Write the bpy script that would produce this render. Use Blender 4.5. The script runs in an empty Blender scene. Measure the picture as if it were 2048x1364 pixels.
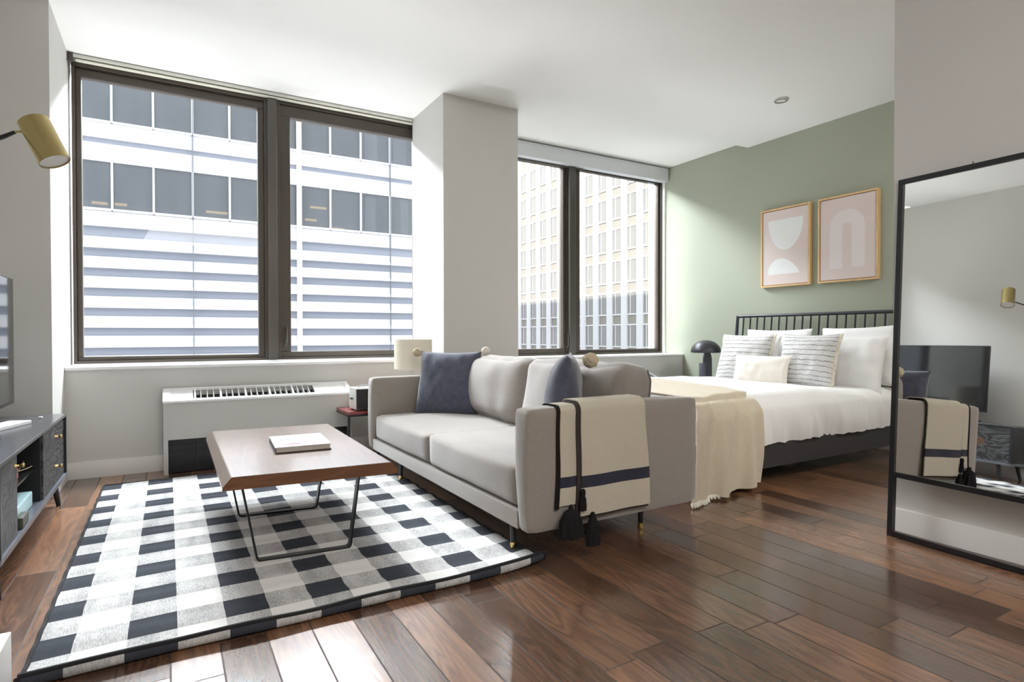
import bpy, bmesh, math, random
from mathutils import Vector, Matrix, noise, Euler
random.seed(7)
S = bpy.context.scene
C = S.collection
PI = math.pi
sin, cos = math.sin, math.cos

# ------------------------------------------------------------------ materials
def nt(name):
    m = bpy.data.materials.new(name); m.use_nodes = True
    t = m.node_tree; t.nodes.clear()
    o = t.nodes.new('ShaderNodeOutputMaterial')
    return m, t, o
def N(t, kind, **kw):
    n = t.nodes.new(kind)
    for k, v in kw.items():
        if k.startswith('i_'):
            key = k[2:].replace('_', ' ')
            n.inputs[key].default_value = v
        else: setattr(n, k, v)
    return n
def L(t, a, b): t.links.new(a, b)
def math_node(t, op, a, b=None, c=None):
    n = t.nodes.new('ShaderNodeMath'); n.operation = op
    for i, v in enumerate((a, b, c)):
        if v is None: continue
        if isinstance(v, (int, float)): n.inputs[i].default_value = v
        else: t.links.new(v, n.inputs[i])
    return n.outputs[0]
def mixc(t, f, a, b, blend='MIX'):
    n = t.nodes.new('ShaderNodeMix'); n.data_type = 'RGBA'; n.blend_type = blend
    for s, v in ((0, f), (6, a), (7, b)):
        if isinstance(v, (int, float)): n.inputs[s].default_value = v
        elif isinstance(v, tuple): n.inputs[s].default_value = (*v, 1) if len(v) == 3 else v
        else: t.links.new(v, n.inputs[s])
    return n.outputs[2]
def coords(t, scale=(1, 1, 1), kind='Object'):
    tc = t.nodes.new('ShaderNodeTexCoord'); mp = t.nodes.new('ShaderNodeMapping')
    mp.inputs['Scale'].default_value = scale
    t.links.new(tc.outputs[kind], mp.inputs[0]); return mp.outputs[0]
def noise_tex(t, vec, scale, detail=4, rough=.5, dist=0):
    n = t.nodes.new('ShaderNodeTexNoise'); n.inputs['Scale'].default_value = scale
    n.inputs['Detail'].default_value = detail; n.inputs['Roughness'].default_value = rough
    n.inputs['Distortion'].default_value = dist
    t.links.new(vec, n.inputs['Vector']); return n
def bsdf(t, o, col=(.8, .8, .8), rough=.5, metal=0., spec=.5, sheen=0., coat=0., bump=None, bstr=.2, bdist=.002):
    p = t.nodes.new('ShaderNodeBsdfPrincipled')
    if isinstance(col, tuple): p.inputs['Base Color'].default_value = (*col, 1)
    else: t.links.new(col, p.inputs['Base Color'])
    if isinstance(rough, (int, float)): p.inputs['Roughness'].default_value = rough
    else: t.links.new(rough, p.inputs['Roughness'])
    p.inputs['Metallic'].default_value = metal
    p.inputs['Specular IOR Level'].default_value = spec
    p.inputs['Sheen Weight'].default_value = sheen
    p.inputs['Coat Weight'].default_value = coat
    p.inputs['Coat Roughness'].default_value = .14
    p.inputs['Sheen Roughness'].default_value = .45
    if coat > .5: p.inputs['Coat IOR'].default_value = 1.9; p.inputs['IOR'].default_value = 1.7
    if bump is not None:
        b = t.nodes.new('ShaderNodeBump'); b.inputs['Strength'].default_value = bstr
        b.inputs['Distance'].default_value = bdist
        t.links.new(bump, b.inputs['Height']); t.links.new(b.outputs[0], p.inputs['Normal'])
    t.links.new(p.outputs[0], o.inputs[0]); return p
def plain(name, col, rough=.5, metal=0., spec=.5, var=.06, vs=3., bs=None, bstr=.15, sheen=0., scale=(1, 1, 1), bdist=.002, coat=0.):
    m, t, o = nt(name)
    v = coords(t, scale)
    n = noise_tex(t, v, vs, 3)
    lo = tuple(c * (1 - var) for c in col); hi = tuple(min(1, c * (1 + var)) for c in col)
    c = mixc(t, n.outputs[0], lo, hi)
    bump = noise_tex(t, v, bs, 3).outputs[0] if bs else None
    bsdf(t, o, c, rough, metal, spec, sheen, coat, bump, bstr, bdist)
    return m

def wood_floor():
    m, t, o = nt('wood_floor')
    tc = t.nodes.new('ShaderNodeTexCoord'); sp = t.nodes.new('ShaderNodeSeparateXYZ')
    L(t, tc.outputs['Object'], sp.inputs[0])
    W, LEN = .1455, 1.15
    xr = math_node(t, 'DIVIDE', sp.outputs[0], W)
    row = math_node(t, 'FLOOR', xr)
    wn = N(t, 'ShaderNodeTexWhiteNoise', noise_dimensions='1D'); L(t, row, wn.inputs['W'])
    yo = math_node(t, 'ADD', math_node(t, 'DIVIDE', sp.outputs[1], LEN), math_node(t, 'MULTIPLY', wn.outputs[0], 7.3))
    colr = math_node(t, 'FLOOR', yo)
    cb = t.nodes.new('ShaderNodeCombineXYZ'); L(t, row, cb.inputs[0]); L(t, colr, cb.inputs[1])
    w2 = N(t, 'ShaderNodeTexWhiteNoise', noise_dimensions='3D'); L(t, cb.outputs[0], w2.inputs['Vector'])
    fx = math_node(t, 'FRACT', xr); fy = math_node(t, 'FRACT', yo)
    ex = math_node(t, 'MINIMUM', fx, math_node(t, 'SUBTRACT', 1, fx))
    ey = math_node(t, 'MINIMUM', fy, math_node(t, 'SUBTRACT', 1, fy))
    gap = math_node(t, 'MAXIMUM', math_node(t, 'LESS_THAN', ex, .019), math_node(t, 'LESS_THAN', ey, .0024))
    # grain, offset per plank
    off = t.nodes.new('ShaderNodeVectorMath'); off.operation = 'MULTIPLY_ADD'
    L(t, w2.outputs['Color'], off.inputs[0]); off.inputs[1].default_value = (9, 9, 9); L(t, tc.outputs['Object'], off.inputs[2])
    mp = t.nodes.new('ShaderNodeMapping'); mp.inputs['Scale'].default_value = (1, .13, 1); L(t, off.outputs[0], mp.inputs[0])
    big = noise_tex(t, mp.outputs[0], 9, 2, .5, .6)
    rings = math_node(t, 'FRACT', math_node(t, 'MULTIPLY', big.outputs[0], 9.))
    rings = math_node(t, 'MULTIPLY', math_node(t, 'ABSOLUTE', math_node(t, 'SUBTRACT', rings, .5)), 2)
    mp2 = t.nodes.new('ShaderNodeMapping'); mp2.inputs['Scale'].default_value = (1, .06, 1); L(t, off.outputs[0], mp2.inputs[0])
    fine = noise_tex(t, mp2.outputs[0], 120, 3, .6)
    g = math_node(t, 'ADD', math_node(t, 'MULTIPLY', rings, .34), math_node(t, 'MULTIPLY', fine.outputs[0], .62))
    cr = t.nodes.new('ShaderNodeValToRGB'); L(t, g, cr.inputs[0])
    e = cr.color_ramp.elements
    e[0].position = .15; e[0].color = (.085, .046, .030, 1)
    e[1].position = .85; e[1].color = (.245, .135, .080, 1)
    tint = t.nodes.new('ShaderNodeValToRGB'); L(t, w2.outputs[0], tint.inputs[0])
    q = tint.color_ramp.elements
    q[0].color = (.50, .48, .49, 1); q[1].color = (1.6, 1.38, 1.12, 1)
    q2 = tint.color_ramp.elements.new(.5); q2.color = (.95, .9, .88, 1)
    c = mixc(t, 1., cr.outputs[0], tint.outputs[0], 'MULTIPLY')
    c = mixc(t, math_node(t, 'MULTIPLY', gap, .75), c, (.02, .012, .009))
    rough = math_node(t, 'ADD', .19, math_node(t, 'MULTIPLY', w2.outputs[0], .1))
    h = math_node(t, 'SUBTRACT', math_node(t, 'MULTIPLY', g, .25), math_node(t, 'MULTIPLY', gap, 1.))
    # slight tilt/cup of each plank
    h = math_node(t, 'ADD', h, math_node(t, 'MULTIPLY', noise_tex(t, tc.outputs['Object'], 2.2, 1).outputs[0], .5))
    rough = math_node(t, 'ADD', rough, math_node(t, 'MULTIPLY', gap, .5))
    p = bsdf(t, o, c, rough, 0, .7, 0, .5, h, .16, .004)
    L(t, math_node(t, 'SUBTRACT', .4, math_node(t, 'MULTIPLY', gap, .4)), p.inputs['Coat Weight'])
    L(t, p.inputs['Normal'].links[0].from_socket, p.inputs['Coat Normal'])
    L(t, math_node(t, 'ADD', .08, math_node(t, 'MULTIPLY', w2.outputs[0], .14)), p.inputs['Coat Roughness'])
    return m

def gingham():
    m, t, o = nt('gingham_rug')
    uv = t.nodes.new('ShaderNodeUVMap'); uv.uv_map = 'flat'
    sp = t.nodes.new('ShaderNodeSeparateXYZ'); L(t, uv.outputs[0], sp.inputs[0])
    a = math_node(t, 'FRACT', math_node(t, 'DIVIDE', math_node(t, 'ADD', sp.outputs[0], .127 + .304 * 10), .304))
    b = math_node(t, 'FRACT', math_node(t, 'DIVIDE', math_node(t, 'ADD', sp.outputs[1], -2.362 + .2985 * 10), .2985))
    a = math_node(t, 'LESS_THAN', a, .49); b = math_node(t, 'LESS_THAN', b, .5)
    both = math_node(t, 'MULTIPLY', a, b); xor = math_node(t, 'SUBTRACT', math_node(t, 'MAXIMUM', a, b), both)
    mp = t.nodes.new('ShaderNodeMapping'); mp.inputs['Scale'].default_value = (1, .14, 1); L(t, uv.outputs[0], mp.inputs[0])
    st = noise_tex(t, mp.outputs[0], 260, 2, .6)
    lo = noise_tex(t, mp.outputs[0], 14, 2)
    s = math_node(t, 'ADD', math_node(t, 'MULTIPLY', st.outputs[0], .7), math_node(t, 'MULTIPLY', lo.outputs[0], .5))
    rr = t.nodes.new('ShaderNodeValToRGB'); L(t, s, rr.inputs[0])
    rr.color_ramp.elements[0].position = .42; rr.color_ramp.elements[0].color = (.30, .30, .305, 1)
    rr.color_ramp.elements[1].position = .7; rr.color_ramp.elements[1].color = (.60, .60, .59, 1)
    dk = mixc(t, s, (.020, .023, .031), (.062, .069, .084))
    wh = mixc(t, s, (.78, .775, .75), (.85, .845, .82))
    c = mixc(t, xor, wh, rr.outputs[0]); c = mixc(t, both, c, dk)
    bsdf(t, o, c, .95, 0, .2, 0, 0, st.outputs[0], .3, .0015)
    return m

def wood(name, dark, light, rough=.35, axis=1, scale=10., coat=0., spec=.5):
    m, t, o = nt(name)
    sc = [1, 1, 1]; sc[axis] = .12
    v = coords(t, tuple(sc))
    n = noise_tex(t, v, scale, 3, .55, .8)
    r = math_node(t, 'FRACT', math_node(t, 'MULTIPLY', n.outputs[0], 7))
    r = math_node(t, 'MULTIPLY', math_node(t, 'ABSOLUTE', math_node(t, 'SUBTRACT', r, .5)), 2)
    f = noise_tex(t, v, scale * 12, 2)
    g = math_node(t, 'ADD', math_node(t, 'MULTIPLY', r, .5), math_node(t, 'MULTIPLY', f.outputs[0], .5))
    bsdf(t, o, mixc(t, g, dark, light), rough, 0, spec, 0, coat, g, .08, .002)
    return m

def carved_wood():
    m, t, o = nt('carved_black_wood')
    v = coords(t, (1, .35, 1))
    d = noise_tex(t, v, 3.2, 3, .6, 1.5)
    w = math_node(t, 'FRACT', math_node(t, 'MULTIPLY', d.outputs[0], 9))
    w = math_node(t, 'MULTIPLY', math_node(t, 'ABSOLUTE', math_node(t, 'SUBTRACT', w, .5)), 2)
    f = noise_tex(t, coords(t, (1, .1, 1)), 160, 3, .6)
    g = math_node(t, 'ADD', math_node(t, 'MULTIPLY', w, .6), math_node(t, 'MULTIPLY', f.outputs[0], .5))
    cr = t.nodes.new('ShaderNodeValToRGB'); L(t, g, cr.inputs[0])
    cr.color_ramp.elements[0].position = .3; cr.color_ramp.elements[0].color = (.012, .012, .014, 1)
    cr.color_ramp.elements[1].position = .95; cr.color_ramp.elements[1].color = (.085, .085, .09, 1)
    bsdf(t, o, cr.outputs[0], .42, 0, .5, 0, 0, g, .7, .006)
    return m

def stripes_fabric():
    # white pillow with thin grey woven pinstripes (v axis)
    m, t, o = nt('pinstripe_cotton')
    uv = t.nodes.new('ShaderNodeUVMap'); uv.uv_map = 'flat'
    sp = t.nodes.new('ShaderNodeSeparateXYZ'); L(t, uv.outputs[0], sp.inputs[0])
    wob = noise_tex(t, uv.outputs[0], 14, 3)
    y = math_node(t, 'ADD', math_node(t, 'MULTIPLY', sp.outputs[1], 12.), math_node(t, 'MULTIPLY', wob.outputs[0], .55))
    fr = math_node(t, 'FRACT', y)
    l1 = math_node(t, 'LESS_THAN', fr, .13)
    mp = t.nodes.new('ShaderNodeMapping'); mp.inputs['Scale'].default_value = (8, 60, 1); L(t, uv.outputs[0], mp.inputs[0])
    br = noise_tex(t, mp.outputs[0], 3, 2)
    c = mixc(t, br.outputs[0], (.50, .49, .48), (.80, .79, .78))
    c = mixc(t, math_node(t, 'MULTIPLY', l1, .85), c, (.13, .13, .135))
    bsdf(t, o, c, .95, 0, .2, 0, 0, br.outputs[0], .4, .003)
    return m

def glass_mat():
    m, t, o = nt('window_glass')
    tr = N(t, 'ShaderNodeBsdfTransparent'); tr.inputs[0].default_value = (.97, .985, .99, 1)
    gl = N(t, 'ShaderNodeBsdfGlossy'); gl.inputs['Roughness'].default_value = .01
    fr = N(t, 'ShaderNodeFresnel'); fr.inputs[0].default_value = 1.35
    mx = N(t, 'ShaderNodeMixShader')
    L(t, math_node(t, 'MULTIPLY', fr.outputs[0], .7), mx.inputs[0]); L(t, tr.outputs[0], mx.inputs[1]); L(t, gl.outputs[0], mx.inputs[2])
    L(t, mx.outputs[0], o.inputs[0]); return m
def far_glass(name, col, opac):
    m, t, o = nt(name)
    tr = N(t, 'ShaderNodeBsdfTransparent')
    p = N(t, 'ShaderNodeBsdfPrincipled'); p.inputs['Roughness'].default_value = .12
    v = coords(t, (1, 1, .15)); n = noise_tex(t, v, 1.3, 4, .6)
    L(t, mixc(t, n.outputs[0], tuple(c * .75 for c in col), tuple(c * 1.25 for c in col)), p.inputs['Base Color'])
    mx = N(t, 'ShaderNodeMixShader'); mx.inputs[0].default_value = opac
    L(t, tr.outputs[0], mx.inputs[1]); L(t, p.outputs[0], mx.inputs[2]); L(t, mx.outputs[0], o.inputs[0]); return m
def emit_mat(name, col, s):
    m, t, o = nt(name); e = N(t, 'ShaderNodeEmission'); e.inputs[0].default_value = (*col, 1); e.inputs[1].default_value = s
    L(t, e.outputs[0], o.inputs[0]); return m

WALL = plain('wall_paint_grey', (.60, .59, .565), .75, 0, .25, .015, 1.5, 180, .03)
CEIL = plain('ceiling_paint', (.84, .84, .83), .85, 0, .2, .01, 1.5)
GREEN = plain('sage_green_paint', (.355, .378, .30), .7, 0, .25, .015, 1.5, 180, .03)
TRIM = plain('white_trim_paint', (.80, .79, .77), .45, 0, .4, .01)
SILL = plain('white_stone_ledge', (.84, .84, .84), .3, 0, .5, .02)
FLOOR = wood_floor()
BRONZE = plain('bronze_aluminium', (.066, .054, .043), .38, .35, .5, .08, 4)
BRONZE2 = plain('dark_bronze_post', (.085, .078, .068), .35, .35, .5, .08, 4)
ALU = plain('pale_aluminium', (.66, .66, .60), .35, .3, .5, .05)
GLASS = glass_mat()
BLIND = plain('blind_cassette_grey', (.62, .64, .66), .4, .1, .5, .02)
SOFA = plain('sofa_linen', (.31, .278, .248), .95, 0, .15, .10, 60, 900, .35, .9)
SOFAB = plain('sofa_back_cushion_linen', (.29, .26, .235), .95, 0, .15, .10, 60, 900, .35, .8)
WELT = plain('dark_welt', (.17, .15, .14), .9)
NAVY = plain('navy_velvet', (.080, .086, .122), .85, 0, .2, .45, 22, 500, .4, .6)
NAVYE = plain('navy_linen_back', (.055, .05, .075), .9, 0, .2, .1, 14, 500, .4, .2)
POM = plain('raffia_pompom', (.62, .52, .36), .95, 0, .2, .45, 60, 150, 1., .2, bdist=.01)
POMW = plain('cream_pompom', (.82, .76, .68), .95, 0, .2, .25, 60, 150, 1., .2, bdist=.01)
RUG = gingham()
BINDING = plain('black_rug_binding', (.012, .012, .014), .9)
BLACKM = plain('black_metal', (.02, .02, .022), .32, .3, .5, .05)
BLACKW = plain('black_painted_wood', (.02, .021, .026), .35, 0, .5, .1)
BED = plain('charcoal_bed_wood', (.042, .040, .044), .5, 0, .4, .1)
DUVET = plain('white_bedding', (.87, .87, .87), .9, 0, .15, .02, 3, 240, .06, .2)
PILLOWW = plain('white_pillowcase', (.84, .835, .83), .9, 0, .15, .02, 3, 240, .06, .2)
CREAM = plain('cream_pillow_cotton', (.82, .77, .69), .9, 0, .15, .05, 8, 300, .1, .2)
CREAMT = plain('cream_fringe', (.76, .71, .58), .95, 0, .15, .15, 60, 160, .8, bdist=.005)
BEIGE = plain('beige_knit_throw', (.62, .545, .42), .95, 0, .15, .10, 40, 380, .5, .3)
FRINGE = plain('ivory_fringe', (.85, .82, .74), .95, 0, .15, .15, 60, 160, .8, bdist=.005)
THROW = plain('ecru_woven_throw', (.56, .51, .415), .95, 0, .15, .07, 60, 700, .5, .2)
THROWN = plain('navy_throw_band', (.035, .037, .055), .95, 0, .15, .15, 60, 700, .5, .2)
TASSEL = plain('charcoal_tassel_yarn', (.018, .016, .018), .95, 0, .15, .4, 100, 200, 1., bdist=.004)
GOLD = plain('polished_brass', (.78, .56, .22), .22, 1., .5, .05)
BRASS = plain('brushed_brass', (.52, .42, .19), .24, 1., .5, .06, 30, scale=(1, 1, .1))
TABLE = wood('walnut_slab', (.105, .040, .020), (.20, .085, .042), .30, 1, 7., 1.)
for n_t in TABLE.node_tree.nodes:
    if n_t.type == 'BSDF_PRINCIPLED': n_t.inputs['Coat IOR'].default_value = 2.4; n_t.inputs['IOR'].default_value = 2.0; n_t.inputs['Coat Roughness'].default_value = .2
TABLES = wood('walnut_slab_edge', (.115, .045, .020), (.21, .092, .042), .4, 0, 9.)
REDW = wood('red_mahogany', (.10, .012, .012), (.26, .045, .04), .25, 0, 12., .3)
CONS = plain('black_lacquer_top', (.075, .078, .088), .2, 0, .6, .1, 5)
CARVE = carved_wood()
CIN = plain('console_inside', (.006, .006, .007), .6)
TVB = plain('tv_bezel', (.012, .012, .014), .3)
TVS = plain('tv_screen', (.006, .007, .009), .06, 0, .7)
MIRR = None
m, t, o = nt('mirror_silver'); g_ = N(t, 'ShaderNodeBsdfGlossy'); g_.inputs[0].default_value = (.93, .94, .93, 1); g_.inputs['Roughness'].default_value = .004
L(t, g_.outputs[0], o.inputs[0]); MIRR = m
FRAMEW = wood('pale_oak_frame', (.60, .38, .17), (.80, .56, .29), .45, 2, 14.)
FRAMEI = plain('oak_shadow_gap', (.30, .14, .06), .6)
PINK = plain('blush_print', (.70, .60, .57), .8, 0, .2, .03, 4)
PWHITE = plain('print_white', (.80, .81, .80), .8, 0, .2, .02, 4)
PPINK2 = plain('print_pale_pink', (.76, .69, .68), .8, 0, .2, .02, 4)
HEATW = plain('heater_white_enamel', (.84, .85, .86), .35, 0, .5, .01)
HEATG = plain('heater_front_grey', (.52, .51, .48), .5, 0, .4, .01)
HEATB = plain('heater_dark_void', (.006, .006, .008), .5)
SHADE = plain('cream_lamp_shade', (.80, .74, .62), .9, 0, .2, .02)
MUSH = plain('matt_black_lamp', (.028, .027, .033), .38, .1, .5, .08)
MARB = plain('dark_marbled_lamp_foot', (.06, .058, .085), .4, 0, .5, .4, 20)
CREAMP = plain('speaker_cream_vinyl', (.74, .75, .70), .5)
BOOKC = plain('book_cover_white', (.72, .71, .72), .45, 0, .3, .02)
PAGES = plain('book_pages', (.55, .50, .45), .9, 0, .2, .1, 200, scale=(.02, .02, 3))
TEAL = plain('teal_book', (.30, .58, .56), .5)
ROSE = plain('rose_book', (.62, .17, .20), .5)
AQUA = plain('aqua_tray', (.50, .72, .76), .3)
OLIVE = plain('olive_box', (.06, .065, .045), .5)
TWIG = plain('dry_twig', (.35, .32, .2), .6)
BLUE = plain('slate_blue', (.16, .22, .30), .4)
REDP = plain('red_print', (.42, .03, .07), .4)
BLUP = plain('pale_blue_print', (.26, .34, .48), .4)
GREYP = plain('grey_print', (.38, .39, .39), .4)
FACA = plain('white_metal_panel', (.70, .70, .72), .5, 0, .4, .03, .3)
FACG = plain('shaded_panel_recess', (.34, .36, .42), .6, 0, .3, .05, .3)  # white panel metal darkened; the recess shade is put into the colour
FACF = plain('white_window_frame', (.85, .85, .86), .5)
FACS = plain('seam_dark', (.2, .2, .22), .6)
FACC = plain('cream_pipe', (.82, .78, .70), .5)
GLA = far_glass('tinted_office_glass', (.20, .215, .235), .55)
GLB = far_glass('warm_tower_glass', (.27, .26, .25), 1.)
FINM = plain('white_concrete_fin', (.80, .80, .81), .7)
SPAN = plain('tower_spandrel', (.33, .305, .27), .6)
DIM = plain('office_interior', (.20, .21, .23), .8)
YEL = emit_mat('warm_office_light', (1., .66, .24), 1.6)
CURT = plain('office_curtain', (.62, .66, .74), .8)
ASPH = plain('street', (.10, .10, .105), .9)

# ------------------------------------------------------------------ mesh helpers
def BM(): return bmesh.new()
def box(bm, x0, x1, y0, y1, z0, z1, M=None):
    vs = [bm.verts.new(Vector((x, y, z))) for x in (x0, x1) for y in (y0, y1) for z in (z0, z1)]
    for f in ((0, 1, 3, 2), (4, 6, 7, 5), (0, 4, 5, 1), (2, 3, 7, 6), (0, 2, 6, 4), (1, 5, 7, 3)):
        bm.faces.new([vs[i] for i in f])
    if M:
        for v in vs: v.co = M @ v.co
    return vs
def bev(bm, w, seg=2):
    bmesh.ops.bevel(bm, geom=[e for e in bm.edges], offset=w, segments=seg, affect='EDGES', profile=.7)
    return bm
def bbox(x0, x1, y0, y1, z0, z1, w=0., seg=2):
    bm = BM(); box(bm, x0, x1, y0, y1, z0, z1)
    if w: bev(bm, w, seg)
    return bm
def tube(bm, pts, r, n=10, cap=True, flat=None):
    pts = [Vector(p) for p in pts]; rs = r if isinstance(r, (list, tuple)) else [r] * len(pts)
    rings = []; prev = None
    for i, p in enumerate(pts):
        d = (pts[min(i + 1, len(pts) - 1)] - pts[max(i - 1, 0)]).normalized()
        if prev is None:
            a = Vector((0, 0, 1)) if abs(d.z) < .9 else Vector((1, 0, 0))
            u = d.cross(a).normalized()
        else:
            u = (prev - d * prev.dot(d)).normalized()
        prev = u; w = d.cross(u)
        rings.append([bm.verts.new(p + (u * cos(2 * PI * k / n) + w * sin(2 * PI * k / n)) * rs[i]) for k in range(n)])
    for a, b in zip(rings, rings[1:]):
        for k in range(n): bm.faces.new((a[k], a[(k + 1) % n], b[(k + 1) % n], b[k]))
    if cap:
        bm.faces.new(rings[0][::-1]); bm.faces.new(rings[-1])
def lathe(bm, prof, n=32, M=None, close=False):
    rings = []
    for r, z in prof:
        if r < 1e-5:
            v = bm.verts.new((0, 0, z)); rings.append([v] * n)
        else: rings.append([bm.verts.new((r * cos(2 * PI * k / n), r * sin(2 * PI * k / n), z)) for k in range(n)])
    for a, b in zip(rings, rings[1:]):
        for k in range(n):
            vs = [a[k], a[(k + 1) % n], b[(k + 1) % n], b[k]]
            u = []
            for v in vs:
                if v not in u: u.append(v)
            if len(u) > 2: bm.faces.new(u)
    if M:
        for v in {v for r_ in rings for v in r_}: v.co = M @ v.co
def grid(bm, nu, nv, f, close_u=False, uvf=None):
    V = [[bm.verts.new(f(i / nu, j / nv)) for j in range(nv + 1)] for i in range(nu + 1)]
    lay = bm.loops.layers.uv.get('flat') or bm.loops.layers.uv.new('flat')
    for i in range(nu):
        for j in range(nv):
            fc = bm.faces.new((V[i][j], V[i + 1][j], V[i + 1][j + 1], V[i][j + 1]))
            for lp, (a, b) in zip(fc.loops, ((i, j), (i + 1, j), (i + 1, j + 1), (i, j + 1))):
                lp[lay].uv = uvf(a / nu, b / nv) if uvf else (a / nu, b / nv)
    return V
def solidify(bm, th):
    bmesh.ops.recalc_face_normals(bm, faces=bm.faces)
    bmesh.ops.solidify(bm, geom=bm.faces[:] , thickness=th)
def softbox(sx, sy, sz, r, crown=(0, 0, 0), n=14, ns=0., nsc=4., seed=0):
    """cushion: rounded box centred on the origin, crown = bulge along x,y,z"""
    bm = BM(); bmesh.ops.create_cube(bm, size=2)
    bmesh.ops.subdivide_edges(bm, edges=bm.edges[:], cuts=n, use_grid_fill=True)
    hx, hy, hz = sx / 2, sy / 2, sz / 2
    for v in bm.verts:
        u, w, q = v.co
        e = lambda a: math.copysign(abs(a) ** .8, a)
        p = Vector((e(u) * hx, e(w) * hy, e(q) * hz))
        c = Vector((max(-hx + r, min(hx - r, p.x)), max(-hy + r, min(hy - r, p.y)), max(-hz + r, min(hz - r, p.z))))
        d = p - c
        if d.length > 1e-6: p = c + d.normalized() * r
        a, b, g = 1 - u * u, 1 - w * w, 1 - q * q
        p.x += math.copysign(crown[0] * b * g, u) * abs(u) ** 3
        p.y += math.copysign(crown[1] * a * g, w) * abs(w) ** 3
        p.z += math.copysign(crown[2] * a * b, q) * abs(q) ** 3
        if ns:
            k = noise.noise_vector(p * nsc + Vector((seed, seed * 2.3, 0)))
            p += k * ns
        v.co = p
    return bm
def pillow(W, H, T, n=26, pinch=.06, ns=.006, seed=0, pw=2.4):
    """pillow in the local XZ plane, thickness along Y (front = -Y), centred"""
    bm = BM()
    def f(s):
        def g(a, b):
            u, v = 2 * a - 1, 2 * b - 1
            u = sin(u * PI / 2) * .35 + u * .65; v = sin(v * PI / 2) * .35 + v * .65
            x = W / 2 * u * (1 - pinch * (1 - v * v)); z = H / 2 * v * (1 - pinch * (1 - u * u))
            th = T / 2 * (max(0, (1 - abs(u) ** pw)) * max(0, (1 - abs(v) ** pw))) ** .5
            k = noise.noise(Vector((x * 5 + seed, z * 5, s * 3 + seed)))
            k2 = noise.noise(Vector((x * 13 + seed, z * 9, s * 3)))
            th *= 1 + .16 * k
            y = s * (th + (ns * k2 if th > .01 else 0))
            return Vector((x, y, z))
        return g
    grid(bm, n, n, f(-1)); grid(bm, n, n, f(1))
    bmesh.ops.remove_doubles(bm, verts=bm.verts[:], dist=.0004)
    bmesh.ops.recalc_face_normals(bm, faces=bm.faces)
    return bm
def place(loc, yaw=0., pitch=0., roll=0.):
    """yaw: turn about Z; pitch>0 leans the top back (towards local +Y)"""
    return Matrix.Translation(Vector(loc)) @ Matrix.Rotation(yaw, 4, 'Z') @ Matrix.Rotation(-pitch, 4, 'X') @ Matrix.Rotation(roll, 4, 'Y')

def tag(o, label=None, cat=None, group=None, kind=None):
    if label: o['label'] = label
    if cat: o['category'] = cat
    if group: o['group'] = group
    if kind: o['kind'] = kind
    return o
def thing(name, label, cat, loc, group=None):
    o = bpy.data.objects.new(name, None); C.objects.link(o); o.location = loc
    o.empty_display_size = .05
    return tag(o, label, cat, group)
def origin(p):
    v = Vector((0, 0, 0))
    while p: v += Vector(p.location); p = p.parent
    return v
def emit(name, bm, mat, parent=None, label=None, cat=None, group=None, kind=None, M=None, ang=35, smooth=True, loc=None, recalc=True):
    if M: bmesh.ops.transform(bm, matrix=M, verts=bm.verts)
    if recalc: bmesh.ops.recalc_face_normals(bm, faces=bm.faces)
    if parent is None:
        if loc is None:
            xs = [v.co.x for v in bm.verts]; ys = [v.co.y for v in bm.verts]; zs = [v.co.z for v in bm.verts]
            loc = Vector(((min(xs) + max(xs)) / 2, (min(ys) + max(ys)) / 2, min(zs)))
            if kind == 'structure': loc = Vector((0, 0, 0))
        off = Vector(loc)
    else: off = origin(parent)
    for v in bm.verts: v.co -= off
    me = bpy.data.meshes.new(name); bm.to_mesh(me); bm.free()
    for m in (mat if isinstance(mat, (list, tuple)) else [mat]): me.materials.append(m)
    if smooth:
        for p in me.polygons: p.use_smooth = True
        me.set_sharp_from_angle(angle=math.radians(ang))
    o = bpy.data.objects.new(name, me); C.objects.link(o)
    if parent is None: o.location = off
    else: o.parent = parent
    return tag(o, label, cat, group, kind)
def struct(name, bm, mat, **k): return emit(name, bm, mat, kind='structure', ang=30, **k)
def copy_part(o, parent, loc):
    c = o.copy(); C.objects.link(c); c.parent = parent; c.location = loc
    for ch in o.children:
        d = ch.copy(); C.objects.link(d); d.parent = c
    return c

# ------------------------------------------------------------------ room shell
ZC, ZM = 3.215, 3.145
bm = BM(); box(bm, -1.2, 5.8, -3.0, 5.95, -.12, 0); struct('floor', bm, FLOOR)
bm = BM()
prof = [(-3.0, ZM), (4.34, ZM), (4.50, ZC), (5.95, ZC), (5.95, 3.6), (-3.0, 3.6)]
a = [bm.verts.new((-1.2, y, z)) for y, z in prof]; b = [bm.verts.new((5.8, y, z)) for y, z in prof]
bm.faces.new(a); bm.faces.new(b[::-1])
for i in range(6): bm.faces.new((a[i], b[i], b[(i + 1) % 6], a[(i + 1) % 6]))
struct('ceiling', bm, CEIL)
struct('wall_left', bbox(-1.2, -1.02, -3.0, 4.786, 0, 3.15), WALL)
struct('wall_pier', bbox(-1.2, -.65, 4.786, 5.765, 0, 3.22), WALL)
bm = BM(); box(bm, -.65, 5.62, 5.30, 5.62, 0, .795); box(bm, -.65, 5.62, 5.62, 5.765, 0, .80)
struct('wall_window', bm, WALL)
bm = BM(); box(bm, -.65, 2.25, 5.62, 5.765, 3.175, 3.22); box(bm, 2.25, 3.0, 5.605, 5.765, .82, 3.22)
box(bm, 3.0, 5.62, 5.62, 5.765, 3.12, 3.22)
struct('wall_header', bm, WALL)
struct('wall_column', bbox(2.132, 2.91, 4.838, 5.60, 0, 3.22), WALL)
struct('wall_right', bbox(5.62, 5.8, -3.0, 5.765, 0, 3.22), GREEN)
EXT = plain('exterior_metal', (.15, .165, .19), .6)
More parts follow.
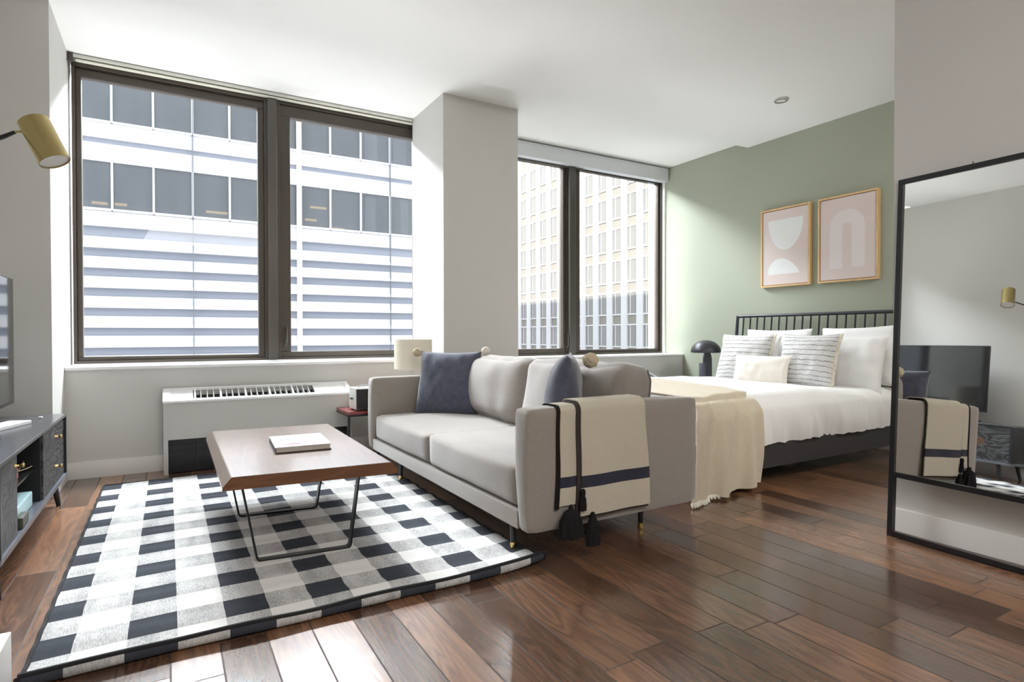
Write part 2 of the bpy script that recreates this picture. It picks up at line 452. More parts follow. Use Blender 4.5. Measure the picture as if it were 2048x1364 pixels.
bm = BM(); box(bm, -1.2, -.655, 5.7651, 5.90, -1, 4.2); box(bm, 5.585, 6.1, 5.7651, 5.885, -1, 4.2); box(bm, 2.26, 2.99, 5.7651, 5.88, -1, 4.2); box(bm, -.655, 5.585, 5.7651, 5.88, -1, .78); box(bm, -.655, 5.585, 5.7651, 5.88, 3.22, 4.2)
struct('wall_exterior', bm, EXT)
struct('wall_partition', bbox(3.35, 3.47, -3.0, 1.672, 0, 3.15), WALL)
struct('wall_back', bbox(-1.2, 5.8, -3.15, -3.0, 0, 3.15), WALL)
# window ledge
struct('trim_1', bbox(-.65, 2.132, 5.285, 5.68, .795, .822, .004, 1), SILL)
struct('trim_2', bbox(2.91, 5.62, 5.285, 5.68, .785, .810, .004, 1), SILL)
def baseboard(name, x0, x1, y0, y1): struct(name, bbox(x0, x1, y0, y1, 0, .125, .004, 2), TRIM)
baseboard('baseboard_window', -.65, 2.132, 5.285, 5.30)
baseboard('baseboard_bedroom', 2.91, 5.62, 5.285, 5.30)
baseboard('baseboard_left', -1.02, -1.005, -3.0, 4.786)
baseboard('baseboard_pier', -1.005, -.65, 4.771, 4.786)
baseboard('baseboard_alcove', -.65, -.635, 4.786, 5.285)
baseboard('baseboard_right', 5.605, 5.62, -3.0, 5.285)
baseboard('baseboard_partition', 3.335, 3.35, -3.0, 1.672)
baseboard('baseboard_column', 2.132, 2.91, 4.823, 4.838)
baseboard('baseboard_back', -1.005, 3.335, -3.0, -2.985)
struct('trim_3', bbox(5.60, 5.62, 5.60, 5.70, .81, 3.12), TRIM)

def frame_rect(bm, x0, x1, z0, z1, y0, y1, l, r, b, t_):
    box(bm, x0, x1, y0, y1, z0, z0 + b); box(bm, x0, x1, y0, y1, z1 - t_, z1)
    box(bm, x0, x0 + l, y0, y1, z0 + b, z1 - t_); box(bm, x1 - r, x1, y0, y1, z0 + b, z1 - t_)
def lever(parent, x, y, z):
    bm = BM(); tube(bm, [(x, y, z - .07), (x, y - .03, z - .065), (x + .004, y - .038, z - .03), (x + .004, y - .038, z + .06), (x, y - .03, z + .09)], [.006, .007, .009, .008, .005], 8)
    box(bm, x - .014, x + .014, y - .012, y, z - .1, z + .02)
    emit('window_handle', bm, BRONZE2, parent)
# window 1: fixed left pane, operable right pane
w1 = emit('window_1', (lambda bm: (frame_rect(bm, -.632, .775, .83, 3.172, 5.64, 5.76, .022, .025, .022, .03), frame_rect(bm, .853, 2.24, .83, 3.172, 5.64, 5.76, .035, .03, .022, .03), bm)[-1])(BM()), BRONZE, kind='structure', loc=(0, 5.7, .83))
bm = BM(); frame_rect(bm, -.610, .750, .852, 3.142, 5.67, 5.74, .035, .048, .032, .066); bev(bm, .003, 1); emit('window_sash', bm, BRONZE, w1)
bm = BM(); frame_rect(bm, .888, 2.205, .852, 3.142, 5.655, 5.74, .085, .03, .050, .098); bev(bm, .003, 1); emit('window_sash', bm, BRONZE, w1)
emit('window_post', bbox(.775, .853, 5.60, 5.77, .83, 3.165, .004, 1), BRONZE2, w1)
emit('window_pane', bbox(-.580, .708, 5.70, 5.706, .876, 3.082), GLASS, w1, smooth=False)
emit('window_pane', bbox(.966, 2.18, 5.70, 5.706, .895, 3.05), GLASS, w1, smooth=False)
lever(w1, .925, 5.655, 1.05)
# window 2
w2 = emit('window_2', (lambda bm: (frame_rect(bm, 3.0, 4.08, .812, 3.12, 5.64, 5.76, .03, .025, .022, .03), frame_rect(bm, 4.17, 5.60, .812, 3.12, 5.64, 5.76, .03, .018, .022, .03), bm)[-1])(BM()), BRONZE, kind='structure', loc=(4.3, 5.7, .812))
bm = BM(); frame_rect(bm, 3.03, 4.055, .834, 3.09, 5.655, 5.74, .03, .035, .055, .06); bev(bm, .003, 1); emit('window_sash', bm, BRONZE, w2)
bm = BM(); frame_rect(bm, 4.20, 5.582, .834, 3.09, 5.67, 5.74, .075, .03, .035, .06); bev(bm, .003, 1); emit('window_sash', bm, BRONZE, w2)
emit('window_post', bbox(4.08, 4.17, 5.60, 5.77, .812, 3.11, .004, 1), BRONZE2, w2)
emit('window_pane', bbox(3.05, 4.025, 5.70, 5.706, .885, 3.04), GLASS, w2, smooth=False)
emit('window_pane', bbox(4.27, 5.557, 5.70, 5.706, .866, 3.04), GLASS, w2, smooth=False)
lever(w2, 4.065, 5.655, .97)
# blind rails
t = thing('blind_rail', 'pale aluminium shade rail running above the wide left window', 'blind rail', (.75, 5.6, 3.15))
emit('rail', bbox(-.62, 2.128, 5.575, 5.635, 3.185, 3.212, .004, 1), ALU, t)
emit('bracket', bbox(-.648, -.612, 5.57, 5.62, 3.15, 3.213), BRONZE, t)
emit('bottom_bar', bbox(-.60, 2.128, 5.585, 5.625, 3.166, 3.178, .004, 1), plain('cream_bar', (.75, .74, .64), .4), t)
t = thing('roller_blind', 'grey roller blind cassette across the top of the narrow right window', 'roller blind', (4.3, 5.55, 3.03))
emit('cassette', bbox(2.915, 5.605, 5.535, 5.632, 3.032, 3.20, .006, 2), BLIND, t)
emit('hem_bar', bbox(2.925, 4.3, 5.615, 5.637, 3.015, 3.031, .002, 1), BRONZE2, t)
# ceiling sprinkler plate
t = thing('sprinkler_cover', 'small white round sprinkler cover on the ceiling above the bed', 'sprinkler', (4.727, 3.306, 3.125))
bm = BM(); lathe(bm, [(0, 3.133), (.045, 3.133), (.052, 3.137), (.052, 3.1445), (0, 3.1445)], 28, Matrix.Translation((4.727, 3.306, 0))); emit('cover', bm, CEIL, t)
bm = BM(); lathe(bm, [(.040, 3.129), (.056, 3.129), (.058, 3.132), (.04, 3.1335)], 28, Matrix.Translation((4.727, 3.306, .0))); emit('rim', bm, plain('sprinkler_rim', (.3, .3, .3), .4), t)

# ------------------------------------------------------------------ buildings outside
def add_window(parent, name, x0, x1, z0, z1, Y): pass
bA = thing('office_building', 'white panelled office block with louvre bands across the street', 'building', (3, 30, -12))
bm = BM()
ROW = (6.34, 10.03)
box(bm, -10, 14, 30.0, 30.25, 8.38, 9.14); box(bm, -10, 14, 30.0, 30.25, 9.36, 10.0)
box(bm, -10, 14, 30.0, 30.25, 12.07, 26.0); box(bm, -10, 14, 30.0, 30.25, 5.66, 6.30)
box(bm, -10, -3.5, 30.0, 30.25, 6.30, 8.38); box(bm, 11.7, 14, 30.0, 30.25, 6.30, 8.38)
box(bm, -10, -3.5, 30.0, 30.25, 10.0, 12.07); box(bm, 11.7, 14, 30.0, 30.25, 10.0, 12.07)
box(bm, -10, -9.7, 30.25, 80, -12, 26); box(bm, 13.7, 14, 30.25, 80, -12, 26); box(bm, -10, 14, 30.25, 80, 25.7, 26)
emit('facade_panels', bm, FACA, bA)
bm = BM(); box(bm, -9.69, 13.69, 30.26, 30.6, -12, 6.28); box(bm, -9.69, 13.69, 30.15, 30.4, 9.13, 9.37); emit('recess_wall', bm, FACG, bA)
bm = BM()
z = 5.24
while z > -11:
    vs = [(29.90, z - .50), (29.90, z - .46), (30.1, z), (30.27, z), (30.27, z - .50)]
    A_ = [bm.verts.new((-10, y, zz)) for y, zz in vs]; B_ = [bm.verts.new((14, y, zz)) for y, zz in vs]
    bm.faces.new(A_); bm.faces.new(B_[::-1])
    for i in range(5): bm.faces.new((A_[i], B_[i], B_[(i + 1) % 5], A_[(i + 1) % 5]))
    z -= .838
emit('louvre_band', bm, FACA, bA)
emit('pipe', bbox(5.43, 5.62, 29.6, 29.88, -12, 26), FACC, bA, label='cream full height pipe')
bm = BM()
for x in (1.0, 10.15): box(bm, x - .015, x + .015, 29.88, 29.99, -11, 26)
emit('panel_seam', bm, FACS, bA)
bm = BM(); box(bm, -9.6, 13.6, 34.0, 34.2, 5, 13); box(bm, -9.6, 13.6, 30.7, 34.0, 5.9, 6.1); box(bm, -9.6, 13.6, 30.7, 34, 9.2, 9.5); box(bm, -9.6, 13.6, 30.7, 34, 12.4, 12.6)
box(bm, -9.6, 13.6, 31.2, 31.4, 6.1, 6.9)
emit('interior_wall', bm, DIM, bA)
proto = None
for r_, zb in enumerate(ROW):
    for k in range(10):
        xs = (-3.5, -2, -.5, 1, 2.5, 4.0, 5.53, 7.06, 8.6, 10.15, 11.7)
        x0, x1 = xs[k], xs[k + 1]
        bm = BM(); zt = zb + 2.04
        box(bm, x0 - .04, x0 + .04, 29.93, 30.1, zb, zt); box(bm, x0 + .04, x1 - .04, 29.93, 30.1, zb - .03, zb + .07)
        f = emit('window', bm, FACF, bA)
        emit('pane', bbox(x0 + .04, x1 - .04, 30.06, 30.08, zb + .07, zt), GLA, f, smooth=False)
for x0, x1, z in ((-2.75, -2.2, 6.72), (-1.95, -1.5, 6.74), (1.55, 2.45, 6.78), (5.95, 6.5, 6.85), (7.3, 7.9, 6.52), (6.2, 7.0, 7.5)):
    emit('ceiling_lamp', bbox(x0, x1, 30.5, 30.6, z - .05, z + .05), YEL, bA)
for x0, x1, z0 in ((8.95, 9.5, 6.4), (8.95, 9.6, 10.1), (10.5, 11.2, 10.1), (10.9, 11.3, 6.5)):
    emit('curtain', bbox(x0, x1, 30.4, 30.48, z0, z0 + 1.9), CURT, bA)

bB = thing('fin_tower', 'tall pale tower with bright vertical fins behind the right window', 'building', (43.5, 57, -12))
bm = BM(); box(bm, 43.5, 60, 45.1, 84, -12, 45)
emit('tower_wall', bm, SPAN, bB)
FY = [46.95 + 2.475 * k for k in range(12)]
fin = None
for y in FY:
    if fin is None: fin = emit('fin', bbox(43.28, 43.52, y - .46, y + .46, -12, 45), FINM, bB)
    else:
        c = fin.copy(); C.objects.link(c); c.parent = bB; c.location = (0, y - FY[0], 0)
win = None
for k in range(-2, 6):
    for j in range(-1, 11):
        z0 = 5.72 + 1.2 + 3.58 * (k - 1)
        if win is None:
            zz, yy = z0, FY[0] - 2.475
            bm = BM(); fr = lambda y0, y1, a, b: box(bm, 43.40, 43.5, y0, y1, a, b)
            fr(yy + .46, yy + 2.015, z0 - .12, z0 + .02); fr(yy + .46, yy + 2.015, z0 + 2.33, z0 + 2.47)
            fr(yy + 1.5, yy + 1.58, z0 + .02, z0 + 2.33)
            win = emit('window', bm, FACF, bB)
            emit('pane', bbox(43.46, 43.49, yy + .46, yy + 2.015, z0 + .02, z0 + 2.33), GLB, win, smooth=False)
        else: copy_part(win, bB, (0, 2.475 * (j + 1), z0 - zz))
struct('ground', bbox(-60, 120, 6.2, 140, -12.3, -12), ASPH)

# ------------------------------------------------------------------ rug
RX0, RX1, RY0, RY1 = -.39, 1.47, 2.22, 4.93
def rug_pt(a, s, off=0.):
    """a: x position, s: distance from the near edge line along the cloth (negative on the lip)"""
    R_ = .026
    x = a
    lift = 0.
    if a > 1.2 and s < .5: lift = .022 * ((a - 1.2) / .27) ** 2 * (1 - s / .5 if s > 0 else 1)
    lip = .85 + .25 * noise.noise(Vector((a * 3.1, 4.2, 0)))
    sl = .012 * noise.noise(Vector((a * 2.3, 1.7, 0)))
    if s >= 0:
        y = RY0 + .012 + s + sl
        w = .0035 * (sin(2 * PI * (y + .06 * a) / .149) + 1) + .004 * max(0, noise.noise(Vector((a * 2.2, y * 4.5, 0)))) + .002
        z = .004 + w * min(1, s / .05) + lift
        n = Vector((0, 0, 1))
    else:
        th = -s / R_; th = min(th, 2.6)
        y = RY0 + .012 + sl - R_ * sin(th) * lip; z = .004 + R_ * (1 - cos(th)) * lip * 1.05 + lift
        n = Vector((0, sin(th), cos(th)))
    return Vector((x, y, z)) + n * off
LIP = .062
rug = thing('gingham_rug', 'black and white checked rug with curled black edge under the coffee table', 'rug', ((RX0 + RX1) / 2, 3.6, 0))
bm = BM()
def sfun(b): return -LIP + b * (LIP + RY1 - RY0) if False else None
ss = [-LIP + LIP * i / 8 for i in range(8)] + [i * .02 for i in range(int((RY1 - RY0) / .02))]
nu = 60
lay = bm.loops.layers.uv.new('flat')
for side in (0, 1):
    V = [[bm.verts.new(rug_pt(RX0 + (RX1 - RX0) * i / nu, s, .005 * side)) for s in ss] for i in range(nu + 1)]
    for i in range(nu):
        for j in range(len(ss) - 1):
            f = bm.faces.new((V[i][j], V[i + 1][j], V[i + 1][j + 1], V[i][j + 1]))
            for lp, (p, q) in zip(f.loops, ((i, j), (i + 1, j), (i + 1, j + 1), (i, j + 1))):
                lp[lay].uv = (RX0 + (RX1 - RX0) * p / nu, RY0 + ss[q] + .0)
emit('woven_field', bm, RUG, rug, ang=80, recalc=False)
bm = BM()
pts = [rug_pt(RX0 + (RX1 - RX0) * i / nu, -LIP, .0025) + Vector((0, .002, .003)) for i in range(nu + 1)]
tube(bm, pts, .0085, 6)
tube(bm, [rug_pt(RX0, s, .003) for s in ss], .0085, 6)
tube(bm, [rug_pt(RX1, s, .003) for s in ss], .0085, 6)
tube(bm, [(RX0, RY1, .007), (RX1, RY1, .007)], .0085, 6)
emit('edge_binding', bm, BINDING, rug)

# ------------------------------------------------------------------ coffee table
t = thing('coffee_table', 'walnut slab coffee table on thin black metal loop legs', 'coffee table', (.58, 3.42, .012))
top = [(.231, 2.776), (.92, 2.719), (.946, 4.125), (.239, 4.181)]
zt, zb, zc_ = .440, .383, .397
bot = [(.195, 2.779), (.955, 2.716), (.982, 4.122), (.203, 4.184)]
bm = BM()
A_ = [bm.verts.new((x, y, zt)) for x, y in top]; B_ = [bm.verts.new((x, y, zc_)) for x, y in bot]; D_ = [bm.verts.new((x, y, zb)) for x, y in bot]
fs = [bm.faces.new(A_), bm.faces.new(D_[::-1])]
for i in range(4):
    j = (i + 1) % 4
    f1 = bm.faces.new((B_[i], B_[j], A_[j], A_[i])); f2 = bm.faces.new((D_[i], D_[j], B_[j], B_[i]))
    if i in (0, 2): f1.material_index = f2.material_index = 1
bmesh.ops.bevel(bm, geom=[e for e in bm.edges if all(v in A_ for v in e.verts)], offset=.002, segments=2, affect='EDGES')
emit('tabletop', bm, [TABLE, TABLES], t, ang=20)
def loop_leg(x0, x1, y, xt0, xt1, yt, ys):
    bm = BM(); w, h = .019, .0045; zf = .016
    P = []
    def arc(cx, cz, r, a0, a1, n=6): return [(cx + r * cos(a0 + (a1 - a0) * i / n), cz + r * sin(a0 + (a1 - a0) * i / n)) for i in range(n + 1)]
    path = [(xt0, .383)] + arc(x0 + .02, zf + .022, .02, PI + .15, 1.5 * PI) + arc(x1 - .02, zf + .022, .02, 1.5 * PI, 2 * PI - .15) + [(xt1, .383)]
    n = len(path); rings = []
    for i, (x, z) in enumerate(path):
        a = Vector(path[max(i - 1, 0)]); b = Vector(path[min(i + 1, n - 1)]); d = (b - a).normalized(); nn = Vector((-d.y, d.x)) * h
        yy = y + (x - x0) * ys + (yt - y) * (z / .383)
        rings.append([bm.verts.new((x + s1 * nn.x, yy + s2 * w, z + s1 * nn.y)) for s1, s2 in ((-1, -1), (1, -1), (1, 1), (-1, 1))])
    for a, b in zip(rings, rings[1:]):
        for k in range(4): bm.faces.new((a[k], a[(k + 1) % 4], b[(k + 1) % 4], b[k]))
    bm.faces.new(rings[0]); bm.faces.new(rings[-1])
    return bm
emit('leg', loop_leg(.343, .760, 2.905, .280, .800, 2.89, -.10), BLACKM, t)
emit('leg', loop_leg(.340, .765, 3.675, .275, .815, 3.66, -.10), BLACKM, t)
bk = thing('art_book', 'thick white hardback book lying on the coffee table', 'book', (.62, 3.38, .4405))
Mb = Matrix.Translation((.622, 3.385, .4405)) @ Matrix.Rotation(-.06, 4, 'Z')
W_, H_ = .28, .37
bm = BM(); box(bm, -W_ / 2, W_ / 2, -H_ / 2, H_ / 2, .028, .032); bev(bm, .001, 1); emit('cover', bm, BOOKC, bk, M=Mb)
bm = BM(); box(bm, -W_ / 2, W_ / 2, -H_ / 2, H_ / 2, 0, .004); box(bm, -W_ / 2, -W_ / 2 + .004, -H_ / 2, H_ / 2, .004, .028); emit('back_cover', bm, plain('book_dark_cloth', (.05, .035, .03), .6), bk, M=Mb)
bm = BM(); box(bm, -W_ / 2 + .0045, W_ / 2 - .006, -H_ / 2 + .006, H_ / 2 - .006, .0041, .0279); emit('pages', bm, PAGES, bk, M=Mb)
def decal(bm, pts, z): bm.faces.new([bm.verts.new((x, y, z)) for x, y in pts])
bm = BM(); box(bm, -.10, .005, .04, .14, .0321, .0335); emit('blue_picture', bm, BLUP, bk, M=Mb)
bm = BM(); decal(bm, [(-.045 + .042 * cos(a * PI / 10), -.11 + .022 * sin(a * PI / 10)) for a in range(20)], .0335); emit('red_title', bm, REDP, bk, M=Mb)
bm = BM(); decal(bm, [(.06 + .03 * cos(a * PI / 8), .03 + .07 * sin(a * PI / 8) + .03 * cos(a * PI / 8)) for a in range(16)], .0335); decal(bm, [(.02 + .014 * cos(a * PI / 8), .09 + .01 * sin(a * PI / 8)) for a in range(16)], .0335); emit('grey_drawing', bm, GREYP, bk, M=Mb)

# ------------------------------------------------------------------ sofa
SX0, SX1, SY0, SY1 = 1.385, 2.458, 2.215, 4.645
sofa = thing('sofa', 'grey beige two seat linen sofa with slim black legs', 'sofa', ((SX0 + SX1) / 2, (SY0 + SY1) / 2, .012))
emit('base', bbox(SX0 + .004, SX1 - .01, SY0 + .105, SY1 - .105, .15, .235, .008, 2), SOFA, sofa)
def arm(y0, y1, out):
    bm = softbox(SX1 - SX0, y1 - y0, .565, .022, (.012, .012, .004), 16)
    bmesh.ops.translate(bm, verts=bm.verts, vec=((SX0 + SX1) / 2, (y0 + y1) / 2, .4325))
    for v in bm.verts:   # the arm narrows towards the floor
        k = max(0, (.45 - v.co.z) / .3)
        if out < 0 and v.co.y > (y0 + y1) / 2: v.co.y -= .035 * k
        if out > 0 and v.co.y < (y0 + y1) / 2: v.co.y += .035 * k
    return bm
emit('armrest', arm(SY0, SY0 + .125, -1), SOFA, sofa, ang=60)
emit('armrest', arm(SY1 - .125, SY1, 1), SOFA, sofa, ang=60)
emit('backrest', bbox(SX1 - .13, SX1, SY0 + .10, SY1 - .10, .152, .70, .02, 4), SOFA, sofa)
ym = 3.43
for y0, y1, h in ((SY0 + .125, ym - .003, .012), (ym + .003, SY1 - .125, .0)):
    bm = softbox(.925, y1 - y0, .185 + h, .034, (.010, .006, .016), 18, .004, 5, y0)
    bmesh.ops.translate(bm, verts=bm.verts, vec=(SX0 + .014 + .4625, (y0 + y1) / 2, .238 + (.185 + h) / 2))
    emit('seat_cushion', bm, SOFA, sofa, ang=70)
def back_cushion(y0, y1, seed, lean, fx, yaw=0):
    w = y1 - y0
    bm = softbox(.24, w, .46, .075, (.055, .015, .025), 20, .016, 4.5, seed)
    for v in bm.verts:
        u = v.co.y / (w / 2); q = v.co.z / .23
        # knocked-in corners and slumped top
        v.co.z -= .012 * (1 - u * u) * max(0, q)
        v.co.z += .010 * noise.noise(Vector((v.co.y * 6, seed, 3)))
        d = noise.noise(Vector((v.co.y * 7 + seed, v.co.z * 2.5 + v.co.y * 3, 0)))
        v.co.x += .010 * d
    M = Matrix.Translation((fx, (y0 + y1) / 2, .655)) @ Matrix.Rotation(yaw, 4, 'Z') @ Matrix.Rotation(lean, 4, 'Y')
    return bm, M
bm, M = back_cushion(3.375, 4.50, 3, .16, 2.175)
bc = emit('back_cushion', bm, SOFAB, sofa, M=M, ang=70)
bm, M = back_cushion(2.345, 3.375, 8, .16, 2.165, -.03)
bc2 = emit('back_cushion', bm, SOFAB, sofa, M=M, ang=70)
bm = BM()
M2 = M
tube(bm, [M2 @ Vector((-.125 + .01 * sin(i), -.515 - .008, -.22 + .44 * i / 12)) for i in range(0)] or [M2 @ Vector((.055, -.525, -.2)), M2 @ Vector((.06, -.533, 0)), M2 @ Vector((.058, -.525, .16)), M2 @ Vector((.05, -.50, .215))], .004, 6)
emit('welt', bm, WELT, bc2)
def sofa_leg(x, y, zf):
    bm = BM(); lathe(bm, [(0, zf + .03), (.013, zf + .03), (.0165, .155), (0, .155)], 16, Matrix.Translation((x, y, 0)))
    l = emit('leg', bm, BLACKM, sofa)
    bm = BM(); lathe(bm, [(0, zf), (.012, zf), (.0155, zf + .004), (.0155, zf + .03), (0, zf + .03)], 16, Matrix.Translation((x, y, 0)))
    emit('brass_foot', bm, GOLD, l)
for x, y, z in ((1.43, 2.43, .022), (1.435, 4.02, .014), (1.435, 4.56, .014), (2.206, 2.382, .0), (2.25, 4.45, .0)): sofa_leg(x, y, z)
# scatter cushions
def scatter(name, label, M, W, H, T, seed, poms, cat='pillow', pipe=None, back=None):
    loc = M @ Vector((0, 0, -H / 2))
    t = thing(name, label, cat, loc, None)
    emit('cover', pillow(W, H, T, 30, .055, .008, seed), NAVY, t, M=M, ang=70)
    if pipe:
        bm = BM()
        for (ax, bx) in pipe:
            P = []
            for i in range(17):
                v = -1 + 2 * i / 16
                if ax == 'v': P.append(M @ Vector((W / 2 * bx * (1 - .055 * (1 - v * v)), 0, H / 2 * v)))
                else: P.append(M @ Vector((W / 2 * v, 0, H / 2 * bx * (1 - .055 * (1 - v * v)))))
            tube(bm, P, .0035, 6)
        emit('piping', bm, plain('pale_piping', (.72, .70, .70), .8), t)
    for pm in poms:
        if len(pm) == 3: c, r, mt = pm
        else:
            u, v, r, mt, dx, dz = pm; c = M @ Vector((u * W / 2 + dx, 0, v * H / 2 + dz))
        bm = BM(); bmesh.ops.create_icosphere(bm, subdivisions=4, radius=r)
        for q in bm.verts:
            q.co *= 1 + .16 * noise.noise(q.co * 90) + .10 * noise.noise(q.co * 35)
            q.co.z *= .95
        bmesh.ops.translate(bm, verts=bm.verts, vec=c)
        emit('pompom', bm, mt, t)
    return t
M = place((1.912, 4.262, .668), math.radians(-49.5), math.radians(14), 0)
scatter('pillow', 'navy velvet cushion with corner pompoms facing out, beside the far armrest', M, .53, .52, .17, 1, ((-1, 1, .036, POM, -.040, -.012), (1, 1, .036, POMW, .034, .002)))
M = place((1.845, 2.60, .70), math.radians(-128), math.radians(8), 0)
scatter('pillow', 'navy cushion seen edge on, tucked behind the near armrest with the draped throw', M, .50, .50, .20, 5, ((Vector((1.945, 2.485, .915)), .042, POM),), pipe=(('v', -1),))

# throw over the near arm
th = thing('throw_blanket', 'ecru throw with navy stripe and dark tassels folded over the sofa armrest', 'throw', (1.88, 2.25, .08))
def drape(x0, x1, z_out, z_in, off, wob=.004, seed=0, n=60, th_=.007, slant=0.):
    """cloth over the near arm: path from outside bottom over the top to the inside"""
    y0, y1, zt_ = SY0 - off - .008, SY0 + .125 + off, .722 + off
    r = .03 + off
    path = [(y0, z_out)]
    k = 26
    for i in range(1, k): path.append((y0, z_out + (zt_ - r - z_out) * i / k))
    for i in range(9): a = PI - i * PI / 2 / 8; path.append((y0 + r + r * cos(a), zt_ - r + r * sin(a)))
    for i in range(9): a = PI / 2 - i * PI / 2 / 8; path.append((y1 - r + r * cos(a), zt_ - r + r * sin(a)))
    for i in range(1, 8): path.append((y1, zt_ - r - (zt_ - r - z_in) * i / 7))
    bm = BM(); m = len(path) - 1; nx = 22
    def f(a, b):
        i = min(m, int(round(b * m))); y, z = path[i]
        x = x0 + (x1 - x0) * a
        d = max(0, (zt_ - z)) 
        out = y < SY0 + .03
        x += (.15 * d * (x - 1.78) + .010 * noise.noise(Vector((z * 4, 2, 0)))) if out else 0
        if out:
            y -= wob * (1 + sin(a * 9 + seed + z * 5)) * min(1, d * 4) + .012 * d
            if z < .5: z += slant * (1 - a) * (.5 - z) / .3
        return Vector((x, y, z))
    grid(bm, nx, m, f)
    return bm, path
def band(bm, z0, z1):
    for f in bm.faces:
        c = f.calc_center_median()
        if c.y < SY0 + .0 and z0 < c.z < z1: f.material_index = 1
def cloth_emit(name, bm, mats, parent, th_=.006):
    solidify(bm, th_); return emit(name, bm, mats, parent, ang=60)
bm, _ = drape(1.555, 1.66, .262, .62, .004, .002, 2); band(bm, .345, .402); cloth_emit('under_layer', bm, [THROW, THROWN], th)
bm, _ = drape(1.660, 2.055, .205, .60, .020, .004, 4, slant=-.0); band(bm, .335, .392); cloth_emit('top_layer', bm, [THROW, THROWN], th)
bm, _ = drape(1.640, 2.052, .192, .64, .010, .004, 4); cloth_emit('lining_layer', bm, [plain('dark_fringe_edge', (.045, .035, .03), .95, bs=200, bstr=1., bdist=.004)], th)
bm, _ = drape(1.536, 1.553, .25, .66, .004, .002, 2); cloth_emit('dark_edge', bm, [TASSEL], th)
def tassel(x, y, zt_, h, r, seed):
    bm = BM(); n = 40; pr_ = [(.006, 0), (.011, -.006), (.012, -.02), (r * .55, -.035), (r * .85, -h * .45), (r, -h * .8), (r * .95, -h), (0, -h * .93)]
    lathe(bm, pr_, n, None)
    for v in bm.verts:
        rr = math.hypot(v.co.x, v.co.y)
        if rr > .015 and v.co.z < -.04:
            a = math.atan2(v.co.y, v.co.x); k = 1 + .16 * sin(a * 9 + seed) + .1 * noise.noise(Vector((a * 4, seed, 0)))
            v.co.x *= k; v.co.y *= k * .55
            if v.co.z < -h * .9: v.co.z += .012 * noise.noise(Vector((a * 5, seed, 1)))
    bmesh.ops.translate(bm, verts=bm.verts, vec=(x, y, zt_)); return bm
emit('tassel', tassel(1.578, 2.16, .275, .150, .060, 1), TASSEL, th, ang=80)
emit('tassel', tassel(1.700, 2.155, .225, .155, .036, 5), TASSEL, th, ang=80)
emit('tassel', tassel(1.655, 2.17, .335, .10, .018, 9), TASSEL, th, ang=80)

# ------------------------------------------------------------------ side table, speaker, drum lamp
t = thing('side_table', 'small black metal side table with red wood top behind the sofa', 'side table', (1.6, 4.96, 0))
sx0, sx1, sy0, sy1 = 1.245, 1.95, 4.73, 5.18
bm = BM(); box(bm, sx0, sx1, sy0, sy1, .405, .43); bev(bm, .004, 2); emit('table_top', bm, REDW, t)
for x in (sx0 + .01, sx1 - .01):
    for y in (sy0 + .01, sy1 - .01): emit('leg', bbox(x - .009, x + .009, y - .009, y + .009, 0, .405), BLACKM, t)
bm = BM(); frame_rect(bm, sx0, sx1, .388, .4049, sy0, sy0 + .018, 0.001, .001, .008, .008)
bm.free(); bm = BM(); box(bm, sx0 + .019, sx1 - .019, sy0 + .002, sy0 + .018, .39, .4048); box(bm, sx0 + .019, sx1 - .019, sy1 - .018, sy1 - .002, .39, .4048)
box(bm, sx0 + .002, sx0 + .018, sy0 + .019, sy1 - .019, .39, .4048); box(bm, sx1 - .018, sx1 - .002, sy0 + .019, sy1 - .019, .39, .4048)
emit('apron', bm, BLACKM, t)
t = thing('speaker', 'cream and black portable speaker on the red side table', 'speaker', (1.43, 4.9, .4305))
bm = bbox(1.315, 1.60, 4.76, 4.955, .441, .615, .008, 2); emit('body', bm, CREAMP, t)
emit('grille', bbox(1.322, 1.593, 4.752, 4.7595, .446, .606), plain('speaker_grille', (.03, .026, .028), .8, bs=900, bstr=.6), t)
for x in (1.34, 1.57): emit('foot', bbox(x - .012, x + .012, 4.78, 4.94, .4305, .441), BLACKM, t)
bm = BM(); tube(bm, [(1.314, 4.83, .53), (1.302, 4.84, .524), (1.302, 4.875, .524), (1.314, 4.885, .53)], .005, 8); emit('clasp', bm, BLACKM, t)
bm = BM(); tube(bm, [(1.36, 4.86, .616), (1.38, 4.86, .627), (1.53, 4.86, .627), (1.55, 4.86, .616)], .006, 8); emit('handle', bm, plain('handle_grey', (.25, .25, .25), .5), t)
t = thing('table_lamp', 'table lamp with cream drum shade in front of the column', 'table lamp', (1.84, 4.96, .4305))
sh_c = Matrix.Translation((1.865, 4.90, 0))
bm = BM(); lathe(bm, [(.165, .753), (.165, 1.012), (.162, 1.012), (.162, .753), (.165, .753)], 48, sh_c); emit('lamp_shade', bm, SHADE, t)
bm = BM(); lathe(bm, [(0, .4305), (.075, .4305), (.075, .445), (.02, .455), (.016, .47), (.045, .53), (.05, .60), (.03, .68), (.010, .70), (.010, .80), (0, .80)], 32, sh_c)
tube(bm, [(1.865 - .161, 4.9, 1.0), (1.865 + .161, 4.9, 1.0)], .003, 6); tube(bm, [(1.865, 4.9, .80), (1.865, 4.9, 1.0)], .004, 6)
emit('lamp_base', bm, plain('lamp_grey', (.55, .55, .54), .4), t)

